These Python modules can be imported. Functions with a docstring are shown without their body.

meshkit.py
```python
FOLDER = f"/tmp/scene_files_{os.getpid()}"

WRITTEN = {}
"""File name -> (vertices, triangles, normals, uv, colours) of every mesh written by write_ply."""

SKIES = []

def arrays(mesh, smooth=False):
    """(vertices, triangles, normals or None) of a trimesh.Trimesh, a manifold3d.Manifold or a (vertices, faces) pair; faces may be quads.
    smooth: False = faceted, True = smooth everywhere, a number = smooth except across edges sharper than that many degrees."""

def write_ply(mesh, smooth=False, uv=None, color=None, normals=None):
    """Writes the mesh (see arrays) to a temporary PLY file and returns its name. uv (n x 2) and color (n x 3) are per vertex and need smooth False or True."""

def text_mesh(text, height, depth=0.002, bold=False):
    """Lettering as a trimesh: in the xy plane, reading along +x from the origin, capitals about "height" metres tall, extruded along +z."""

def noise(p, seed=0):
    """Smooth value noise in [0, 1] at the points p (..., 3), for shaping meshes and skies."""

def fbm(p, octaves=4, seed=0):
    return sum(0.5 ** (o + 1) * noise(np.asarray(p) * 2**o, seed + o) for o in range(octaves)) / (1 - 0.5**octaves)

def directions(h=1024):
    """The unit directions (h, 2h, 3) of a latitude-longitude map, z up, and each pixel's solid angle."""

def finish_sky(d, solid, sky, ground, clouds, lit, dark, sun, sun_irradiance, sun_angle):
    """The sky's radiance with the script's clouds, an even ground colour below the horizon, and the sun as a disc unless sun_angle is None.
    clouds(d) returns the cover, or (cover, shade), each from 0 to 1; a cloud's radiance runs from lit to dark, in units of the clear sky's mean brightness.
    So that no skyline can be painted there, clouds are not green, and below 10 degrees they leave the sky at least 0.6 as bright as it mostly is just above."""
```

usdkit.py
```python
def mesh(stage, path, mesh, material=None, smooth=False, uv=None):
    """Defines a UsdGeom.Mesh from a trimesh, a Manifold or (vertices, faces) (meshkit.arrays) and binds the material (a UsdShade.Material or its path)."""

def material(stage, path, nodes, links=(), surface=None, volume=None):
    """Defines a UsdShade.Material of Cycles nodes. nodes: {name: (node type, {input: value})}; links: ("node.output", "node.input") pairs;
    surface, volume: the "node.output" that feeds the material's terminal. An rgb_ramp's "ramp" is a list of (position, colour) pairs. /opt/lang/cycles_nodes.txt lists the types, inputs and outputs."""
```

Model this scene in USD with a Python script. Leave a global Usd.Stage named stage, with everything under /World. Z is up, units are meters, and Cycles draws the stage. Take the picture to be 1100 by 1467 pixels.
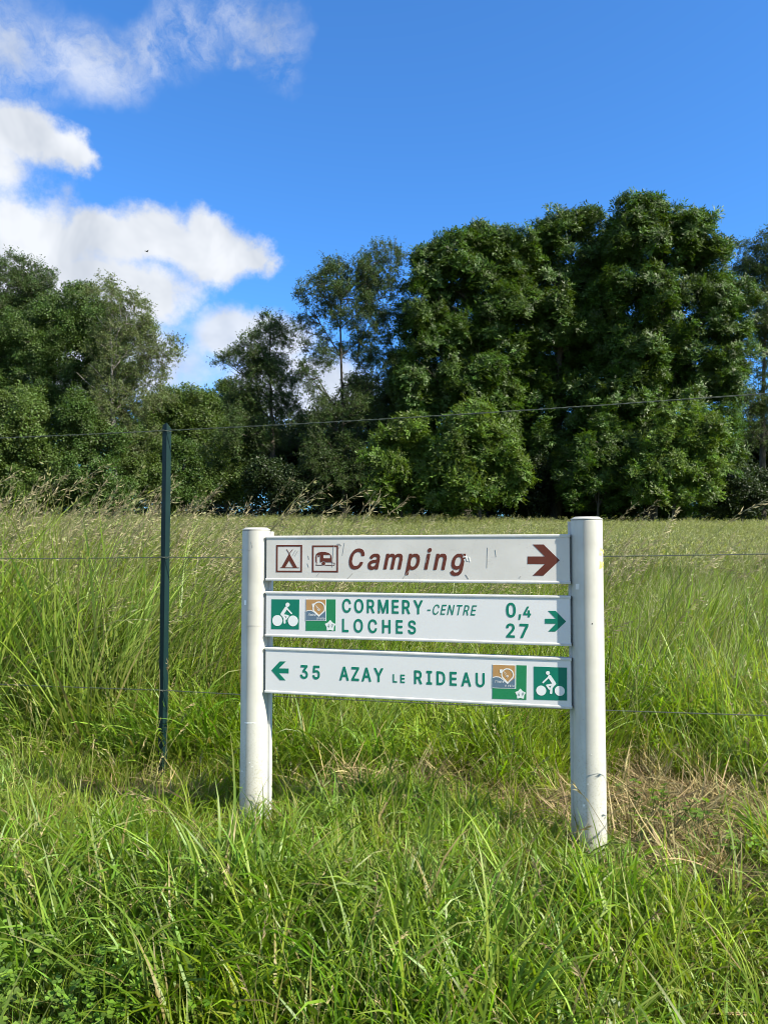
import math, numpy as np, trimesh, usdkit, meshkit
from pxr import Usd, UsdGeom, UsdLux, UsdShade, Sdf, Gf, Vt
from scipy.spatial.transform import Rotation as Rot
from shapely.geometry import Polygon, Point, LineString, box as sbox
from shapely import affinity
from shapely.ops import unary_union

stage = Usd.Stage.CreateInMemory()
UsdGeom.SetStageUpAxis(stage, 'Z'); UsdGeom.SetStageMetersPerUnit(stage, 1.0)
UsdGeom.Xform.Define(stage, '/World'); UsdGeom.Scope.Define(stage, '/World/Looks')

# ------------------------------------------------------------------ camera, sky, sun, exposure
EYE, PITCH, ROLL, F = 0.93, 0.0509, 0.0047, 1102.0
cam = UsdGeom.Camera.Define(stage, '/World/camera')
cam.AddTranslateOp().Set((0, 0, EYE))
cam.AddRotateXOp().Set(90 + math.degrees(PITCH)); cam.AddRotateZOp().Set(math.degrees(ROLL))
cam.CreateHorizontalApertureAttr(36.0); cam.CreateFocalLengthAttr(36.0 * F / 1100.0)
cam.CreateFStopAttr(0.0); cam.CreateExposureAttr(1.5)
cam.CreateClippingRangeAttr((0.05, 20000.0))

SUN_EL = math.radians(40.0); SUN_AZ = math.atan2(0.876, -0.482)
SUN = np.array([math.sin(SUN_AZ) * math.cos(SUN_EL), math.cos(SUN_AZ) * math.cos(SUN_EL), math.sin(SUN_EL)])
sun = UsdLux.DistantLight.Define(stage, '/World/sun')
sun.CreateIntensityAttr(1.2); sun.CreateAngleAttr(0.53); sun.CreateNormalizeAttr(True); sun.CreateColorAttr((1.0, 0.93, 0.80))
m = Rot.align_vectors([SUN], [[0, 0, 1]])[0].as_matrix()
M4 = np.eye(4); M4[:3, :3] = m.T
sun.AddTransformOp().Set(Gf.Matrix4d(*M4.ravel().tolist()))


def ray(px, py):
    """unit direction in the world of a pixel of the 1100 x 1467 photograph"""
    a, b = (np.asarray(px, float) - 550) / F, (733.5 - np.asarray(py, float)) / F
    c, s = math.cos(ROLL), math.sin(ROLL)
    a, b = a * c + b * s, -a * s + b * c
    c, s = math.cos(PITCH), math.sin(PITCH)
    d = np.stack([a, c - b * s + 0 * a, s + b * c + 0 * a], -1)
    return d / np.linalg.norm(d, axis=-1, keepdims=True)


def at(px, py, Y):
    d = ray(px, py)
    return np.array([0, 0, EYE]) + d * (Y / d[1])


def sky_material():
    # clouds: soft balls of direction, ruffled by noise; cumulus low on the left, thin torn cloud above it
    N = {'tc': ('texture_coordinate', {}),
         'sky': ('sky_texture', {'sky_type': 'single_scattering', 'sun_disc': False, 'sun_elevation': SUN_EL, 'sun_rotation': SUN_AZ,
                                 'air_density': 1.0, 'aerosol_density': 0.35, 'ozone_density': 2.4, 'altitude': 100.0}),
         'grade': ('hsv', {'hue': 0.5, 'saturation': 1.0, 'value': 1.0, 'fac': 1.0})}
    N['tint'] = ('mix_color', {'blend_type': 'multiply', 'fac': 1.0, 'b': (0.35, 0.735, 1.12), 'use_clamp': False})
    L = [('sky.color', 'tint.a'), ('tint.result', 'grade.color')]
    N['n1'] = ('noise_texture', {'scale': 15.0, 'detail': 8.0, 'roughness': 0.6}); L.append(('tc.generated', 'n1.vector'))
    N['n2'] = ('noise_texture', {'scale': 5.0, 'detail': 5.0, 'roughness': 0.55, 'distortion': 0.6}); L.append(('tc.generated', 'n2.vector'))
    # warp of the direction
    N['wn'] = ('noise_texture', {'scale': 14.0, 'detail': 5.0, 'roughness': 0.6}); L.append(('tc.generated', 'wn.vector'))
    N['ws'] = ('vector_math', {'math_type': 'subtract', 'vector2': (0.5, 0.5, 0.5)}); L.append(('wn.color', 'ws.vector1'))
    N['wm'] = ('vector_math', {'math_type': 'scale', 'scale': 0.055}); L.append(('ws.vector', 'wm.vector1'))
    N['dir'] = ('vector_math', {'math_type': 'add'}); L += [('tc.generated', 'dir.vector1'), ('wm.vector', 'dir.vector2')]

    N['wn2'] = ('noise_texture', {'scale': 5.0, 'detail': 4.0, 'roughness': 0.55}); L.append(('tc.generated', 'wn2.vector'))
    N['ws2'] = ('vector_math', {'math_type': 'subtract', 'vector2': (0.5, 0.5, 0.5)}); L.append(('wn2.color', 'ws2.vector1'))
    N['wm2'] = ('vector_math', {'math_type': 'scale', 'scale': 0.08}); L.append(('ws2.vector', 'wm2.vector1'))
    N['dir2'] = ('vector_math', {'math_type': 'add'}); L += [('dir.vector', 'dir2.vector1'), ('wm2.vector', 'dir2.vector2')]

    def balls(tag, items, dv='dir.vector'):
        last = None
        for k, (px, py, rx, ry) in enumerate(items):
            c = ray(px, py); rx, ry = rx / F, ry / F
            i = f'{tag}{k}'
            N[i + 's'] = ('vector_math', {'math_type': 'subtract', 'vector2': tuple(c)}); L.append((dv, i + 's.vector1'))
            N[i + 'm'] = ('vector_math', {'math_type': 'multiply', 'vector2': (1 / rx, 1 / (2.2 * max(rx, ry)), 1 / ry)}); L.append((i + 's.vector', i + 'm.vector1'))
            N[i + 'l'] = ('vector_math', {'math_type': 'length'}); L.append((i + 'm.vector', i + 'l.vector1'))
            N[i + 'i'] = ('math', {'math_type': 'subtract', 'value1': 1.0}); L.append((i + 'l.value', i + 'i.value2'))
            if last:
                N[i + 'x'] = ('math', {'math_type': 'smoothmax', 'value3': 0.25}); L.extend([(last, i + 'x.value1'), (i + 'i.value', i + 'x.value2')])
                last = i + 'x.value'
            else:
                last = i + 'i.value'
        return last
    cum = balls('c', [(35, 205, 80, 40), (104, 222, 30, 30), (-70, 235, 110, 60), (40, 345, 140, 66), (150, 335, 90, 40), (230, 345, 80, 50), (300, 340, 46, 40), (315, 372, 80, 44),
                      (365, 375, 32, 32), (-120, 400, 240, 170), (120, 420, 160, 70), (205, 415, 60, 55), (-420, 330, 260, 140)])
    low = balls('l', [(360, 486, 102, 46), (430, 560, 130, 60), (150, 520, 170, 70)])
    wisp = balls('w', [(-15, 70, 85, 90), (90, 85, 60, 40), (150, 110, 62, 42), (215, 92, 52, 34), (275, 60, 52, 38), (340, 25, 62, 38), (405, 50, 44, 42), (405, 105, 34, 28), (345, 85, 28, 16), (-160, 40, 140, 100)], 'dir2.vector')

    def cover(tag, src, noise, amp, lo, hi):
        N[tag + 'a'] = ('math', {'math_type': 'multiply_add', 'value2': amp, 'value3': -0.5 * amp}); L.append((noise, tag + 'a.value1'))
        N[tag + 'b'] = ('math', {'math_type': 'add'}); L.extend([(src, tag + 'b.value1'), (tag + 'a.value', tag + 'b.value2')])
        N[tag + 'c'] = ('map_range', {'range_type': 'smoothstep', 'from_min': lo, 'from_max': hi, 'to_min': 0.0, 'to_max': 1.0, 'clamp': True}); L.append((tag + 'b.value', tag + 'c.value'))
        return tag + 'c.result'
    cc = cover('cc', cum, 'n1.fac', 1.15, 0.0, 0.50)
    cl = cover('cl', low, 'n1.fac', 0.8, -0.05, 0.5)
    N['wf'] = ('noise_texture', {'scale': 9.0, 'detail': 9.0, 'roughness': 0.66, 'distortion': 0.25}); L.append(('dir2.vector', 'wf.vector'))
    N['wfr'] = ('map_range', {'range_type': 'smoothstep', 'from_min': 0.38, 'from_max': 0.70, 'to_min': 0.0, 'to_max': 1.0, 'clamp': True}); L.append(('wf.fac', 'wfr.value'))
    N['wbr'] = ('map_range', {'range_type': 'smoothstep', 'from_min': -0.15, 'from_max': 0.75, 'to_min': 0.0, 'to_max': 1.0, 'clamp': True}); L.append((wisp, 'wbr.value'))
    N['wxx'] = ('math', {'math_type': 'multiply'}); L += [('wfr.result', 'wxx.value1'), ('wbr.result', 'wxx.value2')]
    cw = 'wxx.value'
    # scattered small clouds elsewhere round the sky
    N['fn'] = ('noise_texture', {'scale': 2.6, 'detail': 7.0, 'roughness': 0.55}); L.append(('tc.generated', 'fn.vector'))
    N['sx'] = ('separate_xyz', {}); L.append(('tc.generated', 'sx.vector'))
    N['back'] = ('map_range', {'range_type': 'smoothstep', 'from_min': 0.75, 'from_max': 0.2, 'to_min': 0.0, 'to_max': 1.0, 'clamp': True}); L.append(('sx.y', 'back.value'))
    N['fc'] = ('map_range', {'range_type': 'smoothstep', 'from_min': 0.44, 'from_max': 0.60, 'to_min': 0.0, 'to_max': 0.9, 'clamp': True}); L.append(('fn.fac', 'fc.value'))
    N['fb'] = ('math', {'math_type': 'multiply'}); L += [('fc.result', 'fb.value1'), ('back.result', 'fb.value2')]
    N['cwm'] = ('math', {'math_type': 'multiply', 'value2': 0.74}); L.append((cw, 'cwm.value1'))
    N['clm'] = ('math', {'math_type': 'multiply', 'value2': 0.92}); L.append((cl, 'clm.value1'))
    N['m1'] = ('math', {'math_type': 'maximum'}); L += [(cc, 'm1.value1'), ('cwm.value', 'm1.value2')]
    N['m2'] = ('math', {'math_type': 'maximum'}); L += [('m1.value', 'm2.value1'), ('clm.value', 'm2.value2')]
    N['m3'] = ('math', {'math_type': 'maximum', 'use_clamp': True}); L += [('m2.value', 'm3.value1'), ('fb.value', 'm3.value2')]
    # cloud tone: soft grey-white modelling inside the cloud
    N['n3'] = ('noise_texture', {'scale': 11.0, 'detail': 4.0, 'roughness': 0.5, 'distortion': 0.4}); L.append(('tc.generated', 'n3.vector'))
    N['ct'] = ('rgb_ramp', {'ramp': [(0.3, CLOUD_DARK), (0.62, CLOUD_LIT)]}); L.append(('n3.fac', 'ct.fac'))
    N['mix'] = ('mix_color', {'blend_type': 'mix'}); L += [('m3.value', 'mix.fac'), ('grade.color', 'mix.a'), ('ct.color', 'mix.b')]
    N['bg'] = ('background_shader', {'strength': 0.086}); L.append(('mix.result', 'bg.color'))
    return usdkit.material(stage, '/World/Looks/sky', N, L, surface='bg.background')


CLOUD_DARK, CLOUD_LIT = (2.3, 2.55, 2.95), (3.8, 3.95, 4.2)
sky = UsdLux.DomeLight.Define(stage, '/World/sky')
UsdShade.MaterialBindingAPI.Apply(sky.GetPrim()).Bind(sky_material())
sky.GetPrim().SetCustomDataByKey('kind', 'structure')

# ------------------------------------------------------------------ helpers
names = {}


def numbered(parent, name):
    k = (parent, name); n = names.get(k, 0); names[k] = n + 1
    return f'{parent}/{name}' + (f'_{n:03d}' if n else '')


def tag(prim, label=None, cat=None, group=None, kind=None):
    p = prim.GetPrim()
    for k, v in (('label', label), ('category', cat), ('group', group), ('kind', kind)):
        if v: p.SetCustomDataByKey(k, v)
    return p


def thing(name, label, cat, loc=(0, 0, 0), rotz=0.0, group=None, kind=None):
    x = UsdGeom.Xform.Define(stage, numbered('/World', name))
    x.AddTranslateOp().Set(tuple(map(float, loc))); x.AddRotateZOp().Set(math.degrees(rotz))
    return tag(x, label, cat, group, kind)


def part(name, mesh, mat, parent, smooth=35, label=None, tint=None):
    base = str(parent.GetPath()) if parent else '/World'
    g = usdkit.mesh(stage, numbered(base, name), mesh, mat, smooth)
    if tint is not None: set_tint(g, tint)
    if label: g.GetPrim().SetCustomDataByKey('label', label)
    return g.GetPrim()


def set_tint(g, tint):
    UsdGeom.PrimvarsAPI(g).CreatePrimvar('tint', Sdf.ValueTypeNames.Color3fArray, 'vertex').Set(Vt.Vec3fArray.FromNumpy(np.asarray(tint, np.float32)))


def instancer(path, protos, mat, pos, rot, scale, idx):
    pi = UsdGeom.PointInstancer.Define(stage, path)
    UsdGeom.Scope.Define(stage, path + '/kinds')
    targets = []
    for k, (v, f, t) in enumerate(protos):
        p = f'{path}/kinds/kind_{k:03d}'
        g = usdkit.mesh(stage, p, (v, f), mat, True); set_tint(g, t); targets.append(p)
    pi.CreatePrototypesRel().SetTargets(targets)
    pi.CreatePositionsAttr(Vt.Vec3fArray.FromNumpy(np.asarray(pos, np.float32)))
    q = rot.as_quat()
    pi.CreateOrientationsAttr(Vt.QuathArray([Gf.Quath(float(a[3]), float(a[0]), float(a[1]), float(a[2])) for a in q]))
    s = np.asarray(scale, np.float32)
    if s.ndim == 1: s = np.repeat(s[:, None], 3, 1)
    pi.CreateScalesAttr(Vt.Vec3fArray.FromNumpy(s))
    pi.CreateProtoIndicesAttr(Vt.IntArray.FromNumpy(np.asarray(idx, np.int32)))
    return pi


def tube(points, radii, sides=7, cap=True):
    P = np.asarray(points, float); R = np.broadcast_to(np.asarray(radii, float), len(P))
    T = np.gradient(P, axis=0); T /= np.linalg.norm(T, axis=1, keepdims=True) + 1e-12
    ref = np.array([0.31, 0.95, 0.05]) if abs(T[0, 2]) > 0.7 else np.array([0, 0, 1.0])
    A = np.cross(T, ref); A /= np.linalg.norm(A, axis=1, keepdims=True) + 1e-12
    B = np.cross(T, A)
    th = np.arange(sides) / sides * 2 * np.pi
    V = (P[:, None] + R[:, None, None] * (np.cos(th)[None, :, None] * A[:, None] + np.sin(th)[None, :, None] * B[:, None])).reshape(-1, 3)
    n = len(P); Fq = []
    i = np.arange(n - 1)[:, None] * sides; j = np.arange(sides)[None]; jn = (j + 1) % sides
    a, b, c, d = i + j, i + jn, i + sides + jn, i + sides + j
    F_ = np.concatenate([np.stack([a, b, c], -1).reshape(-1, 3), np.stack([a, c, d], -1).reshape(-1, 3)])
    if cap:
        V = np.vstack([V, P[0], P[-1]]); jj = np.arange(sides); jn = (jj + 1) % sides
        F_ = np.vstack([F_, np.stack([jn, jj, np.full(sides, len(V) - 2)], 1), np.stack([jj, jn, np.full(sides, len(V) - 1)], 1) + np.array([(n - 1) * sides] * 2 + [0])])
    return V, F_


def join(items):
    vs, fs, n = [], [], 0
    for it in items:
        v, f = (np.asarray(it.vertices), np.asarray(it.faces)) if hasattr(it, 'vertices') else it
        vs.append(v); fs.append(f + n); n += len(v)
    return np.vstack(vs), np.vstack(fs)


# ------------------------------------------------------------------ materials
def paint(name, col, rough=0.4, wear=0.06, scale=18.0, dirt=None, bump=0.0, spec=0.5, detail_scale=160.0):
    dirt = dirt or tuple(c * 0.72 for c in col)
    N = {'g': ('geometry', {}), 'n': ('noise_texture', {'scale': scale, 'detail': 6.0, 'roughness': 0.6}),
         'n2': ('noise_texture', {'scale': detail_scale, 'detail': 3.0, 'roughness': 0.6}),
         'r': ('rgb_ramp', {'ramp': [(0.35, tuple(dirt)), (0.62, tuple(col))]}),
         'm': ('mix_color', {'fac': wear * 4, 'a': tuple(col)}),
         'rr': ('map_range', {'from_min': 0.3, 'from_max': 0.7, 'to_min': rough - 0.08, 'to_max': rough + 0.12, 'clamp': True}),
         'b': ('bump', {'strength': bump, 'distance': 0.001}),
         'p': ('principled_bsdf', {'specular_ior_level': spec})}
    L = [('g.position', 'n.vector'), ('g.position', 'n2.vector'), ('n.fac', 'r.fac'), ('r.color', 'm.b'), ('m.result', 'p.base_color'), ('n2.fac', 'rr.value'),
         ('rr.result', 'p.roughness'), ('n2.fac', 'b.height'), ('b.normal', 'p.normal')]
    return usdkit.material(stage, '/World/Looks/' + name, N, L, surface='p.BSDF')


def leafy(name, trans=0.35, rough=0.5, tcol=(1.3, 1.25, 0.5), vary=0.35, huevar=0.03, spec=0.35, patch=0.0):
    """leaf / blade material: colour from the mesh's own tint, varied per leaf and per copy"""
    N = {'a': ('attribute', {'attribute': 'tint'}), 'g': ('geometry', {}), 'o': ('object_info', {}),
         'h': ('hsv', {'saturation': 1.0, 'fac': 1.0}),
         'v': ('map_range', {'from_min': 0.0, 'from_max': 1.0, 'to_min': 1 - vary, 'to_max': 1 + vary}),
         'hh': ('map_range', {'from_min': 0.0, 'from_max': 1.0, 'to_min': 0.5 - huevar, 'to_max': 0.5 + huevar}),
         'tm': ('mix_color', {'blend_type': 'multiply', 'fac': 1.0, 'b': tcol, 'use_clamp': False}),
         'p': ('principled_bsdf', {'roughness': rough, 'specular_ior_level': spec}),
         't': ('translucent_bsdf', {}), 'x': ('mix_closure', {'fac': trans})}
    N['ov'] = ('map_range', {'from_min': 0.0, 'from_max': 1.0, 'to_min': 1 - 0.8 * vary, 'to_max': 1 + 0.8 * vary}); N['vv'] = ('math', {'math_type': 'multiply'})
    L = [('o.random', 'ov.value'), ('v.result', 'vv.value1'), ('ov.result', 'vv.value2'), ('a.color', 'h.color'), ('g.random_per_island', 'v.value'), ('o.random', 'hh.value'), ('vv.value', 'h.value'), ('hh.result', 'h.hue'),
         ('h.color', 'p.base_color'), ('h.color', 'tm.a'), ('tm.result', 't.color'), ('p.BSDF', 'x.closure1'), ('t.BSDF', 'x.closure2')]
    if patch:
        N['pn'] = ('noise_texture', {'scale': 0.75, 'detail': 4.0, 'roughness': 0.6}); N['pv'] = ('map_range', {'from_min': 0.32, 'from_max': 0.68, 'to_min': 1 - patch, 'to_max': 1 + patch})
        N['pm'] = ('math', {'math_type': 'multiply'}); N['ps'] = ('map_range', {'from_min': 0.32, 'from_max': 0.68, 'to_min': 1.12, 'to_max': 0.88})
        L = [x for x in L if x[1] != 'h.value'] + [('g.position', 'pn.vector'), ('pn.fac', 'pv.value'), ('pn.fac', 'ps.value'), ('ps.result', 'h.saturation'), ('vv.value', 'pm.value1'), ('pv.result', 'pm.value2'), ('pm.value', 'h.value')]
    return usdkit.material(stage, '/World/Looks/' + name, N, L, surface='x.closure')


M = {}
def post_paint():
    N = {'g': ('geometry', {}), 'n': ('noise_texture', {'scale': 9.0, 'detail': 6.0, 'roughness': 0.6}), 'r': ('rgb_ramp', {'ramp': [(0.35, (0.345, 0.345, 0.31)), (0.62, (0.40, 0.40, 0.36))]}),
         'map': ('mapping', {'scale': (40.0, 40.0, 7.0)}), 'st': ('noise_texture', {'scale': 1.0, 'detail': 4.0, 'roughness': 0.6}),
         'sr': ('map_range', {'from_min': 0.5, 'from_max': 0.75, 'to_min': 0.0, 'to_max': 0.35, 'clamp': True}), 'm1': ('mix_color', {'b': (0.27, 0.275, 0.23)}),
         'sx': ('separate_xyz', {}), 'h': ('map_range', {'from_min': 0.42, 'from_max': -0.02, 'to_min': 0.0, 'to_max': 0.9, 'clamp': True}),
         'sp': ('noise_texture', {'scale': 170.0, 'detail': 3.0, 'roughness': 0.7}), 'spr': ('map_range', {'from_min': 0.50, 'from_max': 0.66, 'to_min': 0.0, 'to_max': 1.0, 'clamp': True}),
         'mm': ('math', {'math_type': 'multiply'}), 'm2': ('mix_color', {'b': (0.20, 0.19, 0.12)}),
         'rr': ('map_range', {'from_min': 0.3, 'from_max': 0.7, 'to_min': 0.34, 'to_max': 0.52, 'clamp': True}), 'p': ('principled_bsdf', {'specular_ior_level': 0.28})}
    L = [('g.position', 'n.vector'), ('n.fac', 'r.fac'), ('r.color', 'm1.a'), ('g.position', 'map.vector'), ('map.vector', 'st.vector'), ('st.fac', 'sr.value'), ('sr.result', 'm1.fac'),
         ('g.position', 'sx.vector'), ('sx.z', 'h.value'), ('g.position', 'sp.vector'), ('sp.fac', 'spr.value'), ('h.result', 'mm.value1'), ('spr.result', 'mm.value2'),
         ('m1.result', 'm2.a'), ('mm.value', 'm2.fac'), ('m2.result', 'p.base_color'), ('st.fac', 'rr.value'), ('rr.result', 'p.roughness')]
    return usdkit.material(stage, '/World/Looks/post_paint', N, L, surface='p.BSDF')


M['post'] = post_paint()
M['panel_old'] = None
M['rail'] = paint('rail_paint', (0.54, 0.54, 0.51), 0.4, 0.12, 25.0)
M['film'] = paint('white_film', (0.645, 0.645, 0.635), 0.36, 0.06, 6.0, (0.56, 0.565, 0.55))
M['green'] = paint('green_film', (0.004, 0.165, 0.105), 0.42, 0.05, 20.0, None, 0.0, 0.3)
M['grass_green'] = paint('route_green_film', (0.012, 0.20, 0.075), 0.35, 0.05, 20.0)
M['brown'] = paint('brown_film', (0.10, 0.024, 0.013), 0.5, 0.06, 30.0, (0.14, 0.05, 0.035), 0.0, 0.25)
M['tan'] = paint('tan_film', (0.42, 0.235, 0.085), 0.4, 0.05, 30.0)
M['slate'] = paint('slate_film', (0.10, 0.16, 0.22), 0.4, 0.05, 30.0)
M['mark'] = paint('white_mark', (0.70, 0.72, 0.70), 0.38, 0.03, 20.0)
M['grey_mark'] = paint('grey_mark', (0.12, 0.20, 0.16), 0.45, 0.03, 20.0)
M['fence'] = paint('fence_paint', (0.0012, 0.013, 0.0125), 0.55, 0.1, 14.0, (0.004, 0.02, 0.018), 0.0, 0.2)
M['wire'] = paint('wire_metal', (0.05, 0.062, 0.045), 0.5, 0.15, 60.0)
M['yellow'] = paint('yellow_residue', (0.75, 0.62, 0.04), 0.6, 0.2, 90.0, (0.7, 0.66, 0.35))
M['scratch'] = paint('scratch_grey', (0.36, 0.35, 0.32), 0.6, 0.2, 90.0)
M['black'] = paint('dark_dot', (0.02, 0.02, 0.02), 0.6, 0.1, 60.0)


def old_panel():
    """scuffed, weathered white film with fine scratches"""
    N = {'g': ('geometry', {}), 'map': ('mapping', {'rotation': (0.4, 0.9, 0.5), 'scale': (90.0, 9.0, 30.0)}),
         's': ('noise_texture', {'scale': 1.6, 'detail': 3.0, 'roughness': 0.5, 'distortion': 1.2}),
         'sr': ('rgb_ramp', {'ramp': [(0.655, (0, 0, 0)), (0.70, (1, 1, 1))]}),
         'map2': ('mapping', {'rotation': (1.2, -0.5, 0.2), 'scale': (14.0, 60.0, 80.0)}),
         's2': ('noise_texture', {'scale': 1.4, 'detail': 3.0, 'roughness': 0.5, 'distortion': 1.0}),
         'sr2': ('rgb_ramp', {'ramp': [(0.67, (0, 0, 0)), (0.71, (1, 1, 1))]}),
         'mx': ('mix_color', {'blend_type': 'lighten', 'fac': 1.0}),
         'n': ('noise_texture', {'scale': 7.0, 'detail': 6.0, 'roughness': 0.6}),
         'c': ('rgb_ramp', {'ramp': [(0.3, (0.50, 0.485, 0.44)), (0.65, (0.585, 0.57, 0.525))]}),
         'md': ('math', {'math_type': 'multiply', 'value2': 0.28}),
         'm': ('mix_color', {'b': (0.36, 0.35, 0.32)}), 'p': ('principled_bsdf', {'roughness': 0.48})}
    L = [('g.position', 'map.vector'), ('map.vector', 's.vector'), ('s.fac', 'sr.fac'), ('g.position', 'map2.vector'), ('map2.vector', 's2.vector'), ('s2.fac', 'sr2.fac'),
         ('sr.color', 'mx.a'), ('sr2.color', 'mx.b'), ('mx.result', 'md.value1'), ('md.value', 'm.fac'), ('g.position', 'n.vector'), ('n.fac', 'c.fac'), ('c.color', 'm.a'), ('m.result', 'p.base_color')]
    return usdkit.material(stage, '/World/Looks/old_white_film', N, L, surface='p.BSDF')


M['panel_old'] = old_panel()


def bark(name, c1, c2):
    N = {'g': ('geometry', {}), 'map': ('mapping', {'scale': (6.0, 6.0, 1.5)}), 'n': ('noise_texture', {'scale': 3.0, 'detail': 6.0, 'roughness': 0.65}),
         'r': ('rgb_ramp', {'ramp': [(0.32, c1), (0.68, c2)]}), 'b': ('bump', {'strength': 0.6, 'distance': 0.03}), 'p': ('principled_bsdf', {'roughness': 0.85, 'specular_ior_level': 0.2})}
    L = [('g.position', 'map.vector'), ('map.vector', 'n.vector'), ('n.fac', 'r.fac'), ('r.color', 'p.base_color'), ('n.fac', 'b.height'), ('b.normal', 'p.normal')]
    return usdkit.material(stage, '/World/Looks/' + name, N, L, surface='p.BSDF')


M['bark_dark'] = bark('dark_bark', (0.028, 0.024, 0.018), (0.085, 0.075, 0.055))
M['bark_pale'] = bark('pale_bark', (0.11, 0.10, 0.085), (0.33, 0.31, 0.27))
M['leaf'] = leafy('leaf', 0.36, 0.45, (1.2, 1.2, 0.40), 0.35, 0.016, 0.3)
M['blade'] = leafy('grass_blade', 0.5, 0.45, (1.2, 1.3, 0.38), 0.28, 0.012, 0.4, 0.22)
M['dry'] = leafy('dry_blade', 0.28, 0.7, (1.1, 1.0, 0.8), 0.35, 0.01, 0.2)


def ground_material():
    N = {'g': ('geometry', {}), 'n': ('noise_texture', {'scale': 26.0, 'detail': 8.0, 'roughness': 0.7}), 'nb': ('noise_texture', {'scale': 1.1, 'detail': 5.0, 'roughness': 0.6}),
         'near': ('rgb_ramp', {'ramp': [(0.3, (0.035, 0.026, 0.014)), (0.5, (0.085, 0.068, 0.032)), (0.7, (0.25, 0.205, 0.115))]}),
         'far': ('rgb_ramp', {'ramp': [(0.3, (0.07, 0.095, 0.02)), (0.5, (0.13, 0.155, 0.035)), (0.7, (0.19, 0.18, 0.065))]}),
         'sx': ('separate_xyz', {}), 'd': ('map_range', {'from_min': 3.4, 'from_max': 7.0, 'to_min': 0.0, 'to_max': 1.0, 'clamp': True}),
         'm': ('mix_color', {}), 'b': ('bump', {'strength': 0.7, 'distance': 0.03}), 'p': ('principled_bsdf', {'roughness': 0.95, 'specular_ior_level': 0.1})}
    L = [('g.position', 'n.vector'), ('g.position', 'nb.vector'), ('n.fac', 'near.fac'), ('n.fac', 'far.fac'), ('g.position', 'sx.vector'), ('sx.y', 'd.value'), ('d.result', 'm.fac'),
         ('near.color', 'm.a'), ('far.color', 'm.b'), ('m.result', 'p.base_color'), ('n.fac', 'b.height'), ('b.normal', 'p.normal')]
    return usdkit.material(stage, '/World/Looks/ground', N, L, surface='p.BSDF')


# ------------------------------------------------------------------ ground
def smooth(t):
    t = np.clip(t, 0, 1); return t * t * (3 - 2 * t)


def land(x, y):
    x, y = np.asarray(x, float), np.asarray(y, float)
    z = -0.09 * np.clip(2.1 - y, 0, 3.0)
    z = z + 0.0535 * np.clip(y - 4.5, 0, 46) + 0.02 * np.clip(y - 50.5, 0, 60)
    z = z + 0.02 * np.clip(x, -3, 3) * smooth((4.2 - y) / 1.5)
    n = meshkit.fbm(np.stack([x * 1.7, y * 1.7, 0 * x], -1), 3, 5) - 0.5
    far = meshkit.fbm(np.stack([x * 0.07, y * 0.07, 0 * x + 3], -1), 3, 9) - 0.5
    return z + 0.07 * n + 0.9 * far * smooth((y - 8) / 40)


def axis(lo, hi, fine, n):
    s = np.linspace(-1, 1, n); k = 7.5
    v = np.sinh(k * s) / math.sinh(k)
    return np.where(v < 0, -v * lo, v * hi) + fine


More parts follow.
